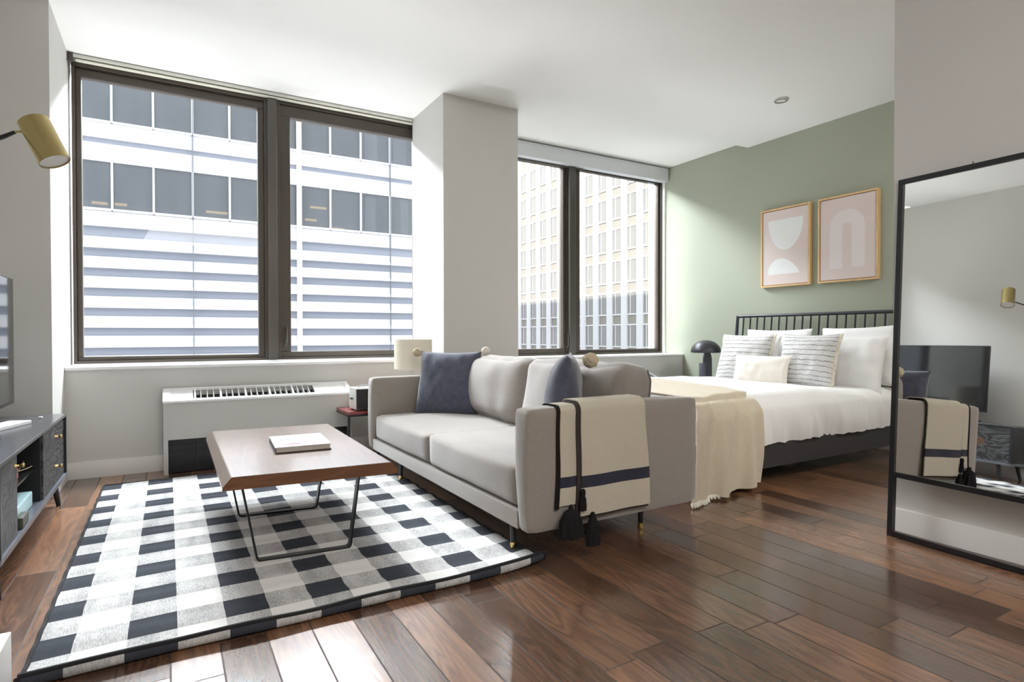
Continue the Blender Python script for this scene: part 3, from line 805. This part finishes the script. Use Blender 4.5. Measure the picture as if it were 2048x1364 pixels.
# ------------------------------------------------------------------ wall heater
t = thing('wall_heater', 'white boxy heating and cooling unit under the wide window', 'heater', (.67, 5.19, 0))
hx0, hx1, hy, zf_, zk = -.035, 1.375, 5.10, .552, .632
bm = BM()
for x0, x1 in ((hx0, hx0 + .03), (hx1 - .03, hx1)):
    P = [(hy, .0), (hy, zf_), (5.284, zk), (5.284, 0)]
    A_ = [bm.verts.new((x0, y, z)) for y, z in P]; B_ = [bm.verts.new((x1, y, z)) for y, z in P]
    bm.faces.new(A_); bm.faces.new(B_[::-1])
    for i in range(4): bm.faces.new((A_[i], B_[i], B_[(i + 1) % 4], A_[(i + 1) % 4]))
box(bm, hx0, hx1, 5.27, 5.284, .0, zk - .02)
emit('casing', bm, HEATG, t)
emit('front_panel', bbox(hx0 + .03, hx1 - .03, hy + .004, hy + .02, .262, zf_ - .012), HEATG, t)
sl = (zk - zf_) / (5.284 - hy)
def slab_on_slope(bm, x0, x1, u0, u1, h0, h1):
    """box lying on the sloped top; u along the slope from the front edge (0..1)"""
    yy = lambda u: hy + (5.284 - hy) * u; zz = lambda u: zf_ + (zk - zf_) * u
    vs = [bm.verts.new((x, yy(u), zz(u) + h)) for x in (x0, x1) for u in (u0, u1) for h in (h0, h1)]
    for f in ((0, 1, 3, 2), (4, 6, 7, 5), (0, 4, 5, 1), (2, 3, 7, 6), (0, 2, 6, 4), (1, 5, 7, 3)): bm.faces.new([vs[i] for i in f])
bm = BM(); e_ = .004
slab_on_slope(bm, hx0 - e_, hx1 + e_, -.03, .10, -.008, .008); slab_on_slope(bm, hx0 - e_, hx1 + e_, .90, 1.0, -.008, .008)
slab_on_slope(bm, hx0 - e_, hx0 + .045, .10, .90, -.008, .008); slab_on_slope(bm, hx1 - .03, hx1 + e_, .10, .90, -.008, .008)
slab_on_slope(bm, hx0 + .045, .165, .10, .90, -.012, -.002); slab_on_slope(bm, 1.075, hx1 - .03, .10, .90, -.012, -.002)
slab_on_slope(bm, hx0 - e_, hx1 + e_, -.03, -.01, -.055, -.008) if False else None
emit('top_frame', bm, HEATW, t)
bm = BM(); slab_on_slope(bm, .165, 1.075, .10, .90, -.05, -.045); emit('vent_void', bm, HEATB, t)
ngr = 5
for g in range(ngr):
    x = .172 + g * .181
    for k in range(4):
        bm = BM(); w = .012 if k == 0 else .0035
        xx = x + k * .0445
        slab_on_slope(bm, xx, xx + w, .10, .90, -.045, .004)
        emit('vent_bar', bm, HEATW, t)
emit('lower_void', bbox(hx0 + .031, hx1 - .031, hy + .05, hy + .06, .005, .262), HEATB, t)
bm = BM()
for x in (.19, .48, .77, 1.06): box(bm, x, x + .006, hy + .04, hy + .05, .01, .26)
for z in (.06, .11, .16, .21): box(bm, hx0 + .031, hx1 - .031, hy + .042, hy + .049, z, z + .003)
emit('lower_grille', bm, plain('dark_grille', (.025, .025, .03), .4), t)

# ------------------------------------------------------------------ bed
BX0, BX1, BY0, BY1 = 3.05, 5.50, 2.62, 4.42
bed = thing('bed', 'charcoal wooden platform bed with spindle headboard', 'bed', ((BX0 + BX1) / 2, (BY0 + BY1) / 2, 0))
emit('side_rail', bbox(BX0, BX1 - .04, BY0, BY0 + .03, .115, .30, .003, 1), BED, bed)
emit('side_rail', bbox(BX0, BX1 - .04, BY1 - .03, BY1, .115, .30, .003, 1), BED, bed)
emit('foot_rail', bbox(BX0, BX0 + .03, BY0 + .031, BY1 - .031, .115, .30, .003, 1), BED, bed)
emit('slat_base', bbox(BX0 + .031, BX1 - .05, BY0 + .031, BY1 - .031, .24, .27), BED, bed)
for x, y in ((3.185, BY0 - .015), (3.185, BY1 - .05), (4.4, 3.5)):
    bm = BM(); tube(bm, [(x, y, .03), (x, y, .115)], .02, 14)
    l = emit('leg', bm, BED, bed)
    bm = BM(); tube(bm, [(x, y, 0), (x, y, .03)], .018, 14); emit('brass_foot', bm, GOLD, l)
hb0, hb1 = 2.60, 4.415
def leanx(z): return 5.455 + .10 * (z - .3)
for y in (hb0, hb1):
    bm = BM(); tube(bm, [(leanx(.0), y, 0), (leanx(.3), y, .3), (leanx(1.262), y, 1.262)], [.018, .024, .017], 14); emit('headboard_post', bm, BLACKW, bed)
bm = BM(); tube(bm, [(leanx(1.25), hb0, 1.252), (leanx(1.25), hb1, 1.252)], .0165, 14); emit('headboard_top_rail', bm, BLACKW, bed)
bm = BM(); tube(bm, [(leanx(.45), hb0, .45), (leanx(.45), hb1, .45)], .015, 14); emit('headboard_bottom_rail', bm, BLACKW, bed)
y = 4.334
while y > hb0 + .04:
    bm = BM(); tube(bm, [(leanx(.455), y, .455), (leanx(1.245), y, 1.245)], .0085, 8); emit('spindle', bm, BLACKW, bed); y -= .0882
emit('mattress', bbox(BX0 + .04, BX1 - .08, BY0 + .035, BY1 - .035, .271, .50, .05, 5), PILLOWW, bed)
# duvet: long cross-section drape, near side hem at z .28
dv = BM()
DT = .595
def duvet(a, b):
    FA = .12; x = BX0 + .03 + (5.37 - BX0) * max(0, (a - FA) / (1 - FA)); foot = max(0, 1 - a / FA)
    # section across Y: near hem -> top -> far hem
    w0, w1 = BY0 - .005, BY1 + .01
    top = DT + .03 * sin(PI * min(1, max(0, (x - BX0) / 2.0))) + (.03 * (1 - min(1, (x - BX0) / 1.6)))
    Ltot = .32 + (w1 - w0) + .32; s = b * Ltot; r = .11
    if s < .32 - r * .5: y, z, side = w0, .285 + s, 1
    elif s > Ltot - (.32 - r * .5): y, z, side = w1, .285 + (Ltot - s), 1
    else:
        q = (s - (.32 - r * .5)) / (Ltot - 2 * (.32 - r * .5)); side = 0
        # superellipse cap
        u = 2 * q - 1
        y = (w0 + w1) / 2 + (w1 - w0) / 2 * math.copysign(1 - (1 - abs(u)) ** 1.25, u) if False else (w0 + w1) / 2 + (w1 - w0) / 2 * u
        e = 1 - min(1, (1 - abs(u)) / .16)
        z0 = .285 + .32 - r * .5
        z = top - (top - z0) * e ** 2.4
        y = y - math.copysign(.0, u)
    n1 = noise.noise(Vector((x * 3.2, y * 3.2 + z * 2, 1)))
    n2 = noise.noise(Vector((x * 9 + z * 4, y * 5, z * 3)))
    if side or z < top - .05:
        k = min(1, (top - z) / .25)
        sg = -1 if y < 3.5 else 1
        fold = noise.noise(Vector((x * 8 + z * 3.2, z * 1.4, 2))) + .5 * noise.noise(Vector((x * 19 + z * 5, z * 2.5, 5)))
        y += sg * (.010 + .032 * fold * k + .030 * sin(PI * min(1, (z - .27) / .33)) * .8)
        if z < .30: z += .012 * noise.noise(Vector((x * 12, 3, 0)))
    else: z += .012 * n1 + .006 * n2 + .006 * max(0, noise.noise(Vector((x * 3 + y * 9, y * 2, 7))))
    if foot > 0:
        zz = z - (z - .27) * foot if z > .27 else z
        x += -.02 * sin(PI * min(1, foot * 1.2)) + .012 * noise.noise(Vector((y * 8, z, 1))); z = zz
        if not side: y = y
    return Vector((x, y, z))
grid(dv, 150, 90, duvet)
# foot end cap and hang
solidify(dv, .012)
emit('duvet', dv, DUVET, None, label='plain white duvet covering the bed and hanging to its side rail', cat='duvet', ang=80)
# beige throw across the foot of the bed
bt = BM()
def bthrow(a, b):
    # b: 0 near floor hem -> up the near side -> across the top to the far side; a: 0 foot side -> 1 head side
    hang = .60; Ltot = hang + 1.80; s = b * Ltot
    w0 = BY0 - .05
    if s < hang:
        z = .018 + s; y = w0; dcl = 1 - s / hang
    else: z = .618; y = w0 + (s - hang); dcl = 0
    xr = 3.42 + .32 * max(0, (y - w0)) ** .8 + .0
    xl = 2.90
    x = xl + (xr - xl) * a
    if s < hang:
        x = xl - .0 + (3.478 - xl) * a * (1 + .0 * dcl) - .11 * (1 - a) * dcl ** 1.1 - .075 * (1 - a) * min(1, dcl * 5)
        r = max(0, 1 - (hang - s) / .12)
        y = w0 + .085 * r ** 2; z = z + .01 * r
        f = sin(a * 17 + .8 * sin(z * 6)) + .5 * sin(a * 31 + 1 + z * 4)
        y -= (.010 + .026 * f * (.25 + .75 * dcl)) + .03 * sin(PI * dcl) * .6
        y -= .05 * (1 - a) * dcl
        if dcl > .97: z += .006 * sin(a * 23)
        z += .045 * max(0, a - .35) * dcl - .0
    else:
        top = DT + .03 * sin(PI * min(1, max(0, (x - BX0) / 2.0))) + (.03 * (1 - min(1, (x - BX0) / 1.6)))
        q = (s - hang) / 1.8; near = max(0, 1 - (s - hang) / .13)
        z = top + .022 + .010 * noise.noise(Vector((x * 3.2, y * 3.2 + .6 * 2, 1))) - .045 * near ** 2
        y = y + .085 * (1 - min(1, (s - hang) / .13)) if near > 0 else y
        z += .004 * sin(a * 17)
        z -= .05 * max(0, (q - .9) / .1)
    return Vector((x, y, z))
grid(bt, 70, 110, bthrow)
solidify(bt, .008)
tb = thing('bed_throw', 'beige knitted throw draped over the foot of the bed to the floor', 'throw', (3.3, 2.55, 0))
emit('knit', bt, BEIGE, tb, ang=80)
bm = BM()
for i in range(44):
    a = i / 43 * .36; p = bthrow(a, 0.0)
    rr = random.uniform(-.012, .012)
    tube(bm, [p + Vector((0, -.004, .012)), p + Vector((rr, -.012, -.002)), p + Vector((rr * 2, -.02 + rr * .4, -.012))], [.006, .006, .003], 5)
for v in bm.verts: v.co.z = max(v.co.z, .002)
emit('fringe', bm, FRINGE, tb, ang=80)

# pillows
def bed_pillow(label, M, W, H, T, mat, seed, name='pillow', cat='pillow', pinch=.065, ns=.016, extra=None):
    loc = M @ Vector((0, 0, -H / 2))
    bm = pillow(W, H, T, 28, pinch, ns, seed)
    if extra:
        t = thing(name, label, cat, loc)
        emit('cover', bm, mat, t, M=M, ang=75)
        for (nm, mt, fn) in extra:
            b2 = BM(); fn(b2, W, H, pinch); emit(nm, b2, mt, t, M=M, ang=75)
        return t
    return emit(name, bm, mat, None, label, cat, M=M, ang=75, loc=loc)
Y90 = -PI / 2
def fringe(sgn):
    def fn(bm, W, H, pinch):
        def f(a, b):
            v = 2 * a - 1
            x = sgn * (W / 2 * (1 - pinch * (1 - v * v)) + .028 * b - .006); z = H / 2 * v
            x += sgn * .003 * sin(a * 70); return Vector((x, .008 * (sin(a * 50) if b > .5 else 0) - .004, z))
        grid(bm, 60, 2, f); solidify(bm, .010)
    return fn
bed_pillow('white sleeping pillow standing against the window side of the spindle headboard', place((5.36, 3.80, .85), Y90, .16), .74, .52, .16, PILLOWW, 3)
bed_pillow('white pillow at the back, cut by the black mirror frame', place((5.30, 2.93, .86), Y90, .20, -.04), .72, .54, .17, PILLOWW, 11)
bed_pillow('white pillow between the striped pillow and the rearmost pillow by the mirror', place((5.13, 2.93, .80), Y90, .26), .62, .50, .17, PILLOWW, 17)
bed_pillow('white pillow directly behind the left striped pillow, mostly hidden by it', place((5.20, 3.98, .80), Y90, .22), .66, .50, .15, PILLOWW, 23)
STR = stripes_fabric()
bed_pillow('grey pinstriped square pillow nearest the black lamp', place((5.03, 3.93, .815), Y90 + .03, .30), .60, .50, .17, STR, 29, extra=(('fringe', CREAMT, fringe(1)),))
bed_pillow('grey pinstriped square pillow with cream edge beside the white pillows', place((4.95, 3.20, .815), Y90 - .05, .27), .56, .50, .17, STR, 31, extra=(('fringe', CREAMT, fringe(1)),))
bed_pillow('small cream lumbar pillow in front of the striped pillows', place((4.82, 3.58, .715), Y90, .22), .60, .285, .13, CREAM, 37)

# nightstand + mushroom lamp
t = thing('nightstand', 'low black nightstand standing between the bed and the window ledge', 'nightstand', (5.35, 4.80, 0))
emit('cabinet', bbox(5.12, 5.58, 4.52, 5.04, .12, .52, .006, 2), BLACKW, t)
for x in (5.15, 5.55):
    for y in (4.55, 5.01): emit('leg', bbox(x - .015, x + .015, y - .015, y + .015, 0, .12), BLACKW, t)
emit('drawer', bbox(5.105, 5.119, 4.54, 5.02, .34, .50, .002, 1), BLACKW, t)
t = thing('mushroom_lamp', 'black mushroom shaped table lamp with dome shade next to the bed', 'table lamp', (5.3, 4.655, .5205))
Mm = Matrix.Translation((5.30, 4.652, 0))
pf = [(.160, .848), (.165, .852)] + [(.166 * cos(a), .855 + .133 * sin(a)) for a in [i * PI / 2 / 14 for i in range(15)]]
pf2 = [(max(0, r - .004), z - .004) for r, z in pf[::-1]]
bm = BM(); lathe(bm, pf + pf2[1:] , 48, Mm); emit('lamp_shade', bm, MUSH, t)
bm = BM()   # arched blade: tall slab with a rounded top
Mr = Mm @ Matrix.Rotation(math.radians(-36), 4, 'Z')
nn = 14; w = .046
P = [(-w, .5205), (w, .5205), (w, .74)] + [(w * cos(a), .74 + .125 * sin(a) ** .9) for a in [PI * i / nn for i in range(1, nn)]] + [(-w, .74)]
A_ = [bm.verts.new(Mr @ Vector((x + .018, -.022, z))) for x, z in P]; B_ = [bm.verts.new(Mr @ Vector((x + .018, .03, z))) for x, z in P]
bm.faces.new(A_); bm.faces.new(B_[::-1])
for i in range(len(P)): bm.faces.new((A_[i], B_[i], B_[(i + 1) % len(P)], A_[(i + 1) % len(P)]))
emit('arched_stem', bm, MUSH, t)
Mc = Matrix.Translation((5.28, 4.668, 0))
bm = BM(); lathe(bm, [(0, .5205), (.048, .5205), (.048, .722), (.046, .725), (0, .725)], 32, Mc); emit('lamp_foot', bm, MARB, t)

# blue board leaning by the ledge
t = thing('leaning_board', 'blue board with white rim leaning beyond the bed near the window ledge', 'board', (4.62, 4.93, 0))
Mt = Matrix.Translation((4.60, 4.9, .31)) @ Matrix.Rotation(math.radians(24), 4, 'Y')
bm = BM(); box(bm, -.17, .17, -.010, .010, -.30, .30); emit('panel', bm, BLUE, t, M=Mt)
bm = BM(); frame_rect(bm, -.185, .185, -.315, .315, -.016, .016, .0149, .0149, .0149, .0149); emit('rim', bm, TRIM, t, M=Mt)

# ------------------------------------------------------------------ framed prints
def framed(label, y0, y1, shapes):
    t = thing('framed_print', label, 'picture', (5.60, (y0 + y1) / 2, 1.557), 'blush prints on the green wall')
    z0, z1, w = 1.557, 2.385, .016
    bm = BM(); xa, xb = 5.575, 5.6195
    box(bm, xa, xb, y0, y1, z0, z0 + w); box(bm, xa, xb, y0, y1, z1 - w, z1); box(bm, xa, xb, y0, y0 + w, z0 + w, z1 - w); box(bm, xa, xb, y1 - w, y1, z0 + w, z1 - w)
    emit('frame', bm, FRAMEW, t)
    emit('canvas_edge', bbox(5.59, 5.615, y0 + w + .001, y1 - w - .001, z0 + w + .001, z1 - w - .001), FRAMEI, t)
    g = .007
    cv = emit('canvas', bbox(5.583, 5.5899, y0 + w + g, y1 - w - g, z0 + w + g, z1 - w - g), PINK, t)
    for nm, pts, mt in shapes:
        bm = BM(); A_ = [bm.verts.new((5.5824, y, z)) for y, z in pts]; bm.faces.new(A_); emit(nm, bm, mt, cv, recalc=False)
half = [(3.85 + .202 * cos(PI + a), 2.262 + .322 * sin(PI + a)) for a in [PI * i / 24 for i in range(25)]]
dome = [(4.053, 1.687), (4.050, 1.745), (4.030, 1.79), (3.995, 1.827), (3.955, 1.848), (3.914, 1.854), (3.865, 1.848), (3.81, 1.823), (3.76, 1.785), (3.715, 1.735), (3.686, 1.687)]
framed('blush print of two white half rounds in pale oak frame, nearer the window', 3.573, 4.138, (('half_round', half, PWHITE), ('small_half_round', dome, PWHITE)))
cy = 3.204
oa = [(cy + .169 * cos(a), 2.075 + .169 * sin(a)) for a in [PI * i / 20 for i in range(21)]]
ia = [(cy + .0 + .044 * cos(a), 2.070 + .044 * sin(a)) for a in [PI - PI * i / 14 for i in range(15)]]
arch = [(cy + .169, 1.685)] + oa + [(cy - .169, 1.685), (cy - .044, 1.685)] + ia + [(cy + .044, 1.685)]
archp = [(cy + .169, 1.685)] + oa + [(cy - .169, 1.685), (cy - .044, 1.685)] + [(cy + .044 * cos(a), 2.07 + .044 * sin(a)) for a in [PI - 0 - PI * i / 14 for i in range(15)]] + [(cy + .044, 1.685)]
framed('blush print of a pale arch in pale oak frame, nearer the mirror', 2.917, 3.489, (('arch_shape', archp, PPINK2),))

# ------------------------------------------------------------------ floor mirror
MYAW = math.radians(-1.0)
tilt = math.atan2(.101, 1.863)
mt_ = thing('floor_mirror', 'tall black framed mirror leaning against the grey partition wall', 'mirror', (3.234, 1.642, 0))
# local frame: u along the mirror (from far edge towards the camera side), h up the tilted plane, n thickness (towards +x)
u_ = Vector((-sin(-MYAW) , -cos(MYAW), 0)); u_ = Vector((-.0577, -1, 0)).normalized()
h_ = Vector((sin(tilt), 0, cos(tilt))); n_ = h_.cross(u_).normalized()
if n_.x < 0: n_ = -n_
MM = Matrix(((u_.x, n_.x, h_.x, 3.234), (u_.y, n_.y, h_.y, 1.642), (u_.z, n_.z, h_.z, 0), (0, 0, 0, 1)))
HT, WT = 1.866, .93
fw = .024
bm = BM(); box(bm, 0, fw, 0, .03, 0, HT, MM); box(bm, WT - fw, WT, 0, .03, 0, HT, MM); box(bm, fw, WT - fw, 0, .03, HT - fw, HT, MM); box(bm, fw, WT - fw, 0, .03, 0.004, .004 + fw, MM)
emit('frame', bm, BLACKM, mt_)
emit('cross_rail', (lambda b: (box(b, fw, WT - fw, 0, .028, .308, .334, MM), b)[1])(BM()), BLACKM, mt_)
bm = BM(); box(bm, fw, WT - fw, .010, .016, .334, HT - fw, MM)
emit('mirror_glass', bm, MIRR, mt_, smooth=False)
bm = BM(); box(bm, fw, WT - fw, .0165, .022, .334, HT - fw, MM); emit('backing', bm, BLACKW, mt_)
bm = BM(); p0 = MM @ Vector((.335, .012, HT)); tube(bm, [p0, p0 + Vector((0, 0, .014))], .002, 6); emit('hanging_pin', bm, BLACKM, mt_)

# ------------------------------------------------------------------ media console
cx0, cx1, cy0, cy1 = -1.0, -.56, 2.93, 4.635
c = thing('media_console', 'long black media console with carved doors and brass knobs', 'media console', (-.78, 3.6, 0))
emit('top', bbox(cx0, cx1, cy0, cy1, .540, .558, .002, 1), CONS, c)
emit('bottom_panel', bbox(cx0, cx1, cy0, cy1, .160, .186, .002, 1), plain('console_bottom_edge', (.13, .14, .17), .25), c)
emit('side_panel', bbox(cx0, cx1, cy1 - .022, cy1, .1861, .5399), BLACKW, c)
emit('side_panel', bbox(cx0, cx1, cy0, cy0 + .022, .1861, .5399), BLACKW, c)
emit('back_panel', bbox(cx0, cx0 + .01, cy0 + .0221, cy1 - .0221, .1861, .5399), CIN, c)
for y in (3.29, 3.895): emit('divider', bbox(cx0 + .011, cx1 - .022, y - .009, y + .009, .1861, .5399), CIN, c)
emit('inner_lining', bbox(cx0 + .0105, cx0 + .0125, 3.30, 3.885, .187, .539), CIN, c)
def knob(parent, y, z, x=cx1 - .012):
    bm = BM(); lathe(bm, [(0, 0), (.007, 0), (.0055, .006), (.0045, .014), (.008, .02), (.0095, .026), (.0085, .032), (0, .034)], 16, Matrix.Translation((x, y, z)) @ Matrix.Rotation(PI / 2, 4, 'Y')); emit('knob', bm, GOLD, parent)
for z0, z1, kz in ((.188, .361, .29), (.364, .538, .462)):
    d = emit('drawer', bbox(cx1 - .03, cx1 - .012, 3.906, cy1 - .024, z0, z1, .002, 1), CARVE, c); knob(d, 4.29, kz)
d = emit('door', bbox(cx1 - .03, cx1 - .010, cy0 + .024, 3.279, .188, .538, .002, 1), CARVE, c); knob(d, 3.24, .492, cx1 - .010)
emit('shelf', bbox(cx0 + .013, cx1 - .05, 3.30, 3.885, .345, .357), plain('smoked_shelf', (.035, .04, .035), .15), c)
for x, y in ((cx1 - .05, 4.50), (cx0 + .06, 4.50), (cx1 - .05, 3.06), (cx0 + .06, 3.06)):
    sg = 1 if y > 3.5 else -1; sx_ = 1 if x > -.8 else -1
    bm = BM(); tube(bm, [(x + sx_ * .02, y + sg * .03, 0), (x, y, .16)], [.012, .019], 12); emit('leg', bm, BLACKW, c)
t = thing('book', 'teal paperback leaning on the console shelf', 'book', (-.68, 3.66, .3575))
emit('cover', bbox(-.76, -.64, 3.56, 3.60, .3575, .50), TEAL, t); emit('pages', bbox(-.757, -.643, 3.562, 3.598, .5001, .503), PAGES, t)
tag(emit('book', bbox(-.76, -.635, 3.605, 3.68, .3575, .405, .002, 1), ROSE), 'rose red book lying next to the teal book on the console shelf', 'book')
tag(emit('twig_ornament', (lambda b: (tube(b, [(-.64, 3.50, .3575), (-.615, 3.56, .41), (-.60, 3.60, .45)], [.0025, .002, .001], 6), tube(b, [(-.615, 3.56, .41), (-.60, 3.68, .40), (-.595, 3.76, .395)], [.002, .002, .0012], 6), tube(b, [(-.615, 3.56, .41), (-.62, 3.53, .43)], [.002, .001], 6), b)[-1])(BM())  , TWIG), 'thin dry forked twig in the open console compartment', 'ornament')
tag(emit('storage_box', bbox(-.86, -.60, 3.40, 3.80, .1865, .262, .012, 3), AQUA), 'pale aqua box in the bottom of the open console compartment', 'box')
tag(emit('coaster_stack', bbox(-.595, -.565, 3.36, 3.49, .1865, .235, .008, 3), OLIVE), 'dark olive rounded block in front of the aqua box', 'ornament')
tag(emit('tray', bbox(-.11, 0, -.36, 0, .5585, .578, .002, 1), SILL, M=Matrix.Translation((-.664, 4.20, 0)) @ Matrix.Rotation(-.318, 4, 'Z')), 'slim white slab lying on the console top', 'tray')
tag(emit('white_pebble', softbox(.022, .022, .012, .005, n=4), SILL, M=Matrix.Translation((-.658, 4.42, .5645))), 'tiny white disc on the far end of the console top', 'ornament')
# television
tv = thing('television', 'flat black television standing on the media console', 'television', (-.78, 3.8, .5585))
emit('bezel', bbox(-.795, -.762, 3.28, 4.33, .665, 1.375, .004, 2), TVB, tv)
emit('screen', bbox(-.7619, -.7605, 3.288, 4.322, .685, 1.367), TVS, tv, smooth=False)
emit('rear_housing', bbox(-.835, -.7951, 3.5, 4.1, .76, 1.10, .01, 2), TVB, tv)
bm = BM(); box(bm, -.79, -.77, 3.46, 3.62, .57, .6649); box(bm, -.88, -.70, 3.38, 3.70, .5585, .5699); emit('stand', bm, TVB, tv)
# floor lamp with brass head
lp = thing('floor_lamp', 'black floor lamp with tilted brass cylinder shade in front of the console', 'floor lamp', (-.66, 2.62, 0))
RR = Vector((.86234, -.50633, -.00189)); UU = Vector((.00684, .00792, .99995)); FF = Vector((.50628, .86231, -.0103))
CAM = Vector((0, 0, 1.05)); fpx = 1171.42
def ray(px, py, d): return CAM + (FF + RR * ((px - 1024) / fpx) - UU * ((py - 682) / fpx)) * d
LD = 2.34
pt, pb = ray(66, 241, LD - .005), ray(110, 324, LD + .005)
ax = (pb - pt).normalized(); ln = (pb - pt).length
q_ = Vector((0, 0, 1)).rotation_difference(ax).to_matrix().to_4x4(); Ml = Matrix.Translation(pt) @ q_
r = .0545
bm = BM(); lathe(bm, [(0, 0), (r - .004, 0), (r, .004), (r, ln), (r - .0025, ln), (r - .0025, .01), (0, .01)], 48, Ml); emit('lamp_shade', bm, BRASS, lp)
bm = BM(); lathe(bm, [(0, ln - .012), (r - .003, ln - .012), (r - .003, ln - .006), (0, ln - .006)], 40, Ml); emit('diffuser', bm, plain('lamp_diffuser', (.85, .85, .85), .5), lp)
pj = ray(44, 262, LD + .01); pe = ray(30, 264, LD); pa = ray(-14, 280, LD - .03)
bm = BM(); tube(bm, [ray(52, 262, LD + .01), pe], .005, 10); emit('joint', bm, BRASS, lp)
base = Vector((-.66, 2.62, 0)); top_ = Vector((-.66, 2.62, 1.62))
bm = BM(); tube(bm, [pe, ray(8, 273, LD - .01)], [.007, .009], 10); tube(bm, [ray(8, 273, LD - .01), pa], .009, 10); emit('arm_sleeve', bm, BLACKM, lp)
bm = BM(); tube(bm, [pa, (pa + top_) / 2 + Vector((0, 0, .01)), top_, base + Vector((0, 0, .02))], .0055, 10); emit('pole', bm, BLACKM, lp)
bm = BM(); lathe(bm, [(0, 0), (.12, 0), (.12, .014), (.11, .02), (0, .022)], 40, Matrix.Translation(base)); emit('base', bm, BLACKM, lp)
# white box cut by the photo's lower left edge
tag(emit('storage_box', bbox(-.66, -.413, 2.10, 2.28, 0.0, .16, .006, 2), TRIM), 'white box on the floor at the very lower left corner', 'box')

# ------------------------------------------------------------------ light
W = bpy.data.worlds.new('World'); S.world = W; W.use_nodes = True
bg = W.node_tree.nodes['Background']
bg.inputs[0].default_value = (.92, .955, 1.0, 1); bg.inputs[1].default_value = SKY = 2.1
sun = bpy.data.lights.new('sun', 'SUN'); sun.energy = 6.2; sun.angle = math.radians(.6); sun.color = (1, .96, .88)
so = bpy.data.objects.new('sun', sun); C.objects.link(so)
so.rotation_euler = Vector((cos(math.radians(35)), 0.0, -sin(math.radians(35)))).to_track_quat('-Z', 'Y').to_euler()
def area(name, loc, to, sx, sy, e, col=(1, 1, 1)):
    l = bpy.data.lights.new(name, 'AREA'); l.shape = 'RECTANGLE'; l.size = sx; l.size_y = sy; l.energy = e; l.color = col
    o = bpy.data.objects.new(name, l); C.objects.link(o); o.location = loc
    o.rotation_euler = (Vector(to) - Vector(loc)).to_track_quat('-Z', 'Y').to_euler(); return o
area('fill_living', (.9, -1.4, 3.0), (1.1, -.6, 0), 2.4, 1.2, 90, (1, .97, .93))  # unseen fill lamp added behind the camera to lift the living side
area('fill_bedroom', (4.5, .2, 3.0), (4.6, 1.4, 0), 1.4, 1.2, 60, (1, .97, .93))  # second added fill, out of view, brightening the bedroom
# added fill lamps outside the glass, above the window heads and below the sills
area('sky_fill_wide', (.75, 7.1, 4.7), (1.0, 3.4, .6), 2.8, 1.6, 3100, (.94, .97, 1))
area('sky_fill_narrow', (4.3, 7.1, 4.6), (4.2, 3.2, .6), 2.4, 1.6, 1250, (.94, .97, 1))
area('street_fill_wide', (.75, 6.7, -.1), (.9, 4.4, 3.2), 2.8, 1.0, 300, (1, .98, .95))
area('street_fill_narrow', (4.3, 6.7, -.1), (4.2, 4.2, 3.2), 2.4, 1.0, 170, (1, .98, .95))

# ------------------------------------------------------------------ camera
cam = bpy.data.cameras.new('camera'); co = bpy.data.objects.new('camera', cam); C.objects.link(co)
cam.sensor_width = 36; cam.lens = fpx / 2048 * 36; cam.clip_start = .05; cam.clip_end = 500
co.matrix_world = Matrix(((RR.x, UU.x, -FF.x, 0), (RR.y, UU.y, -FF.y, 0), (RR.z, UU.z, -FF.z, 1.05), (0, 0, 0, 1)))
S.camera = co
S.view_settings.view_transform = 'Standard'; S.view_settings.look = 'None'
S.view_settings.exposure = 0.16; S.view_settings.gamma = 1; S.view_settings.use_curve_mapping = False
S.cycles.max_bounces = 10; S.cycles.diffuse_bounces = 6; S.cycles.glossy_bounces = 5; S.cycles.transparent_max_bounces = 12
S.cycles.sample_clamp_indirect = 8
S.cycles.use_denoising = True
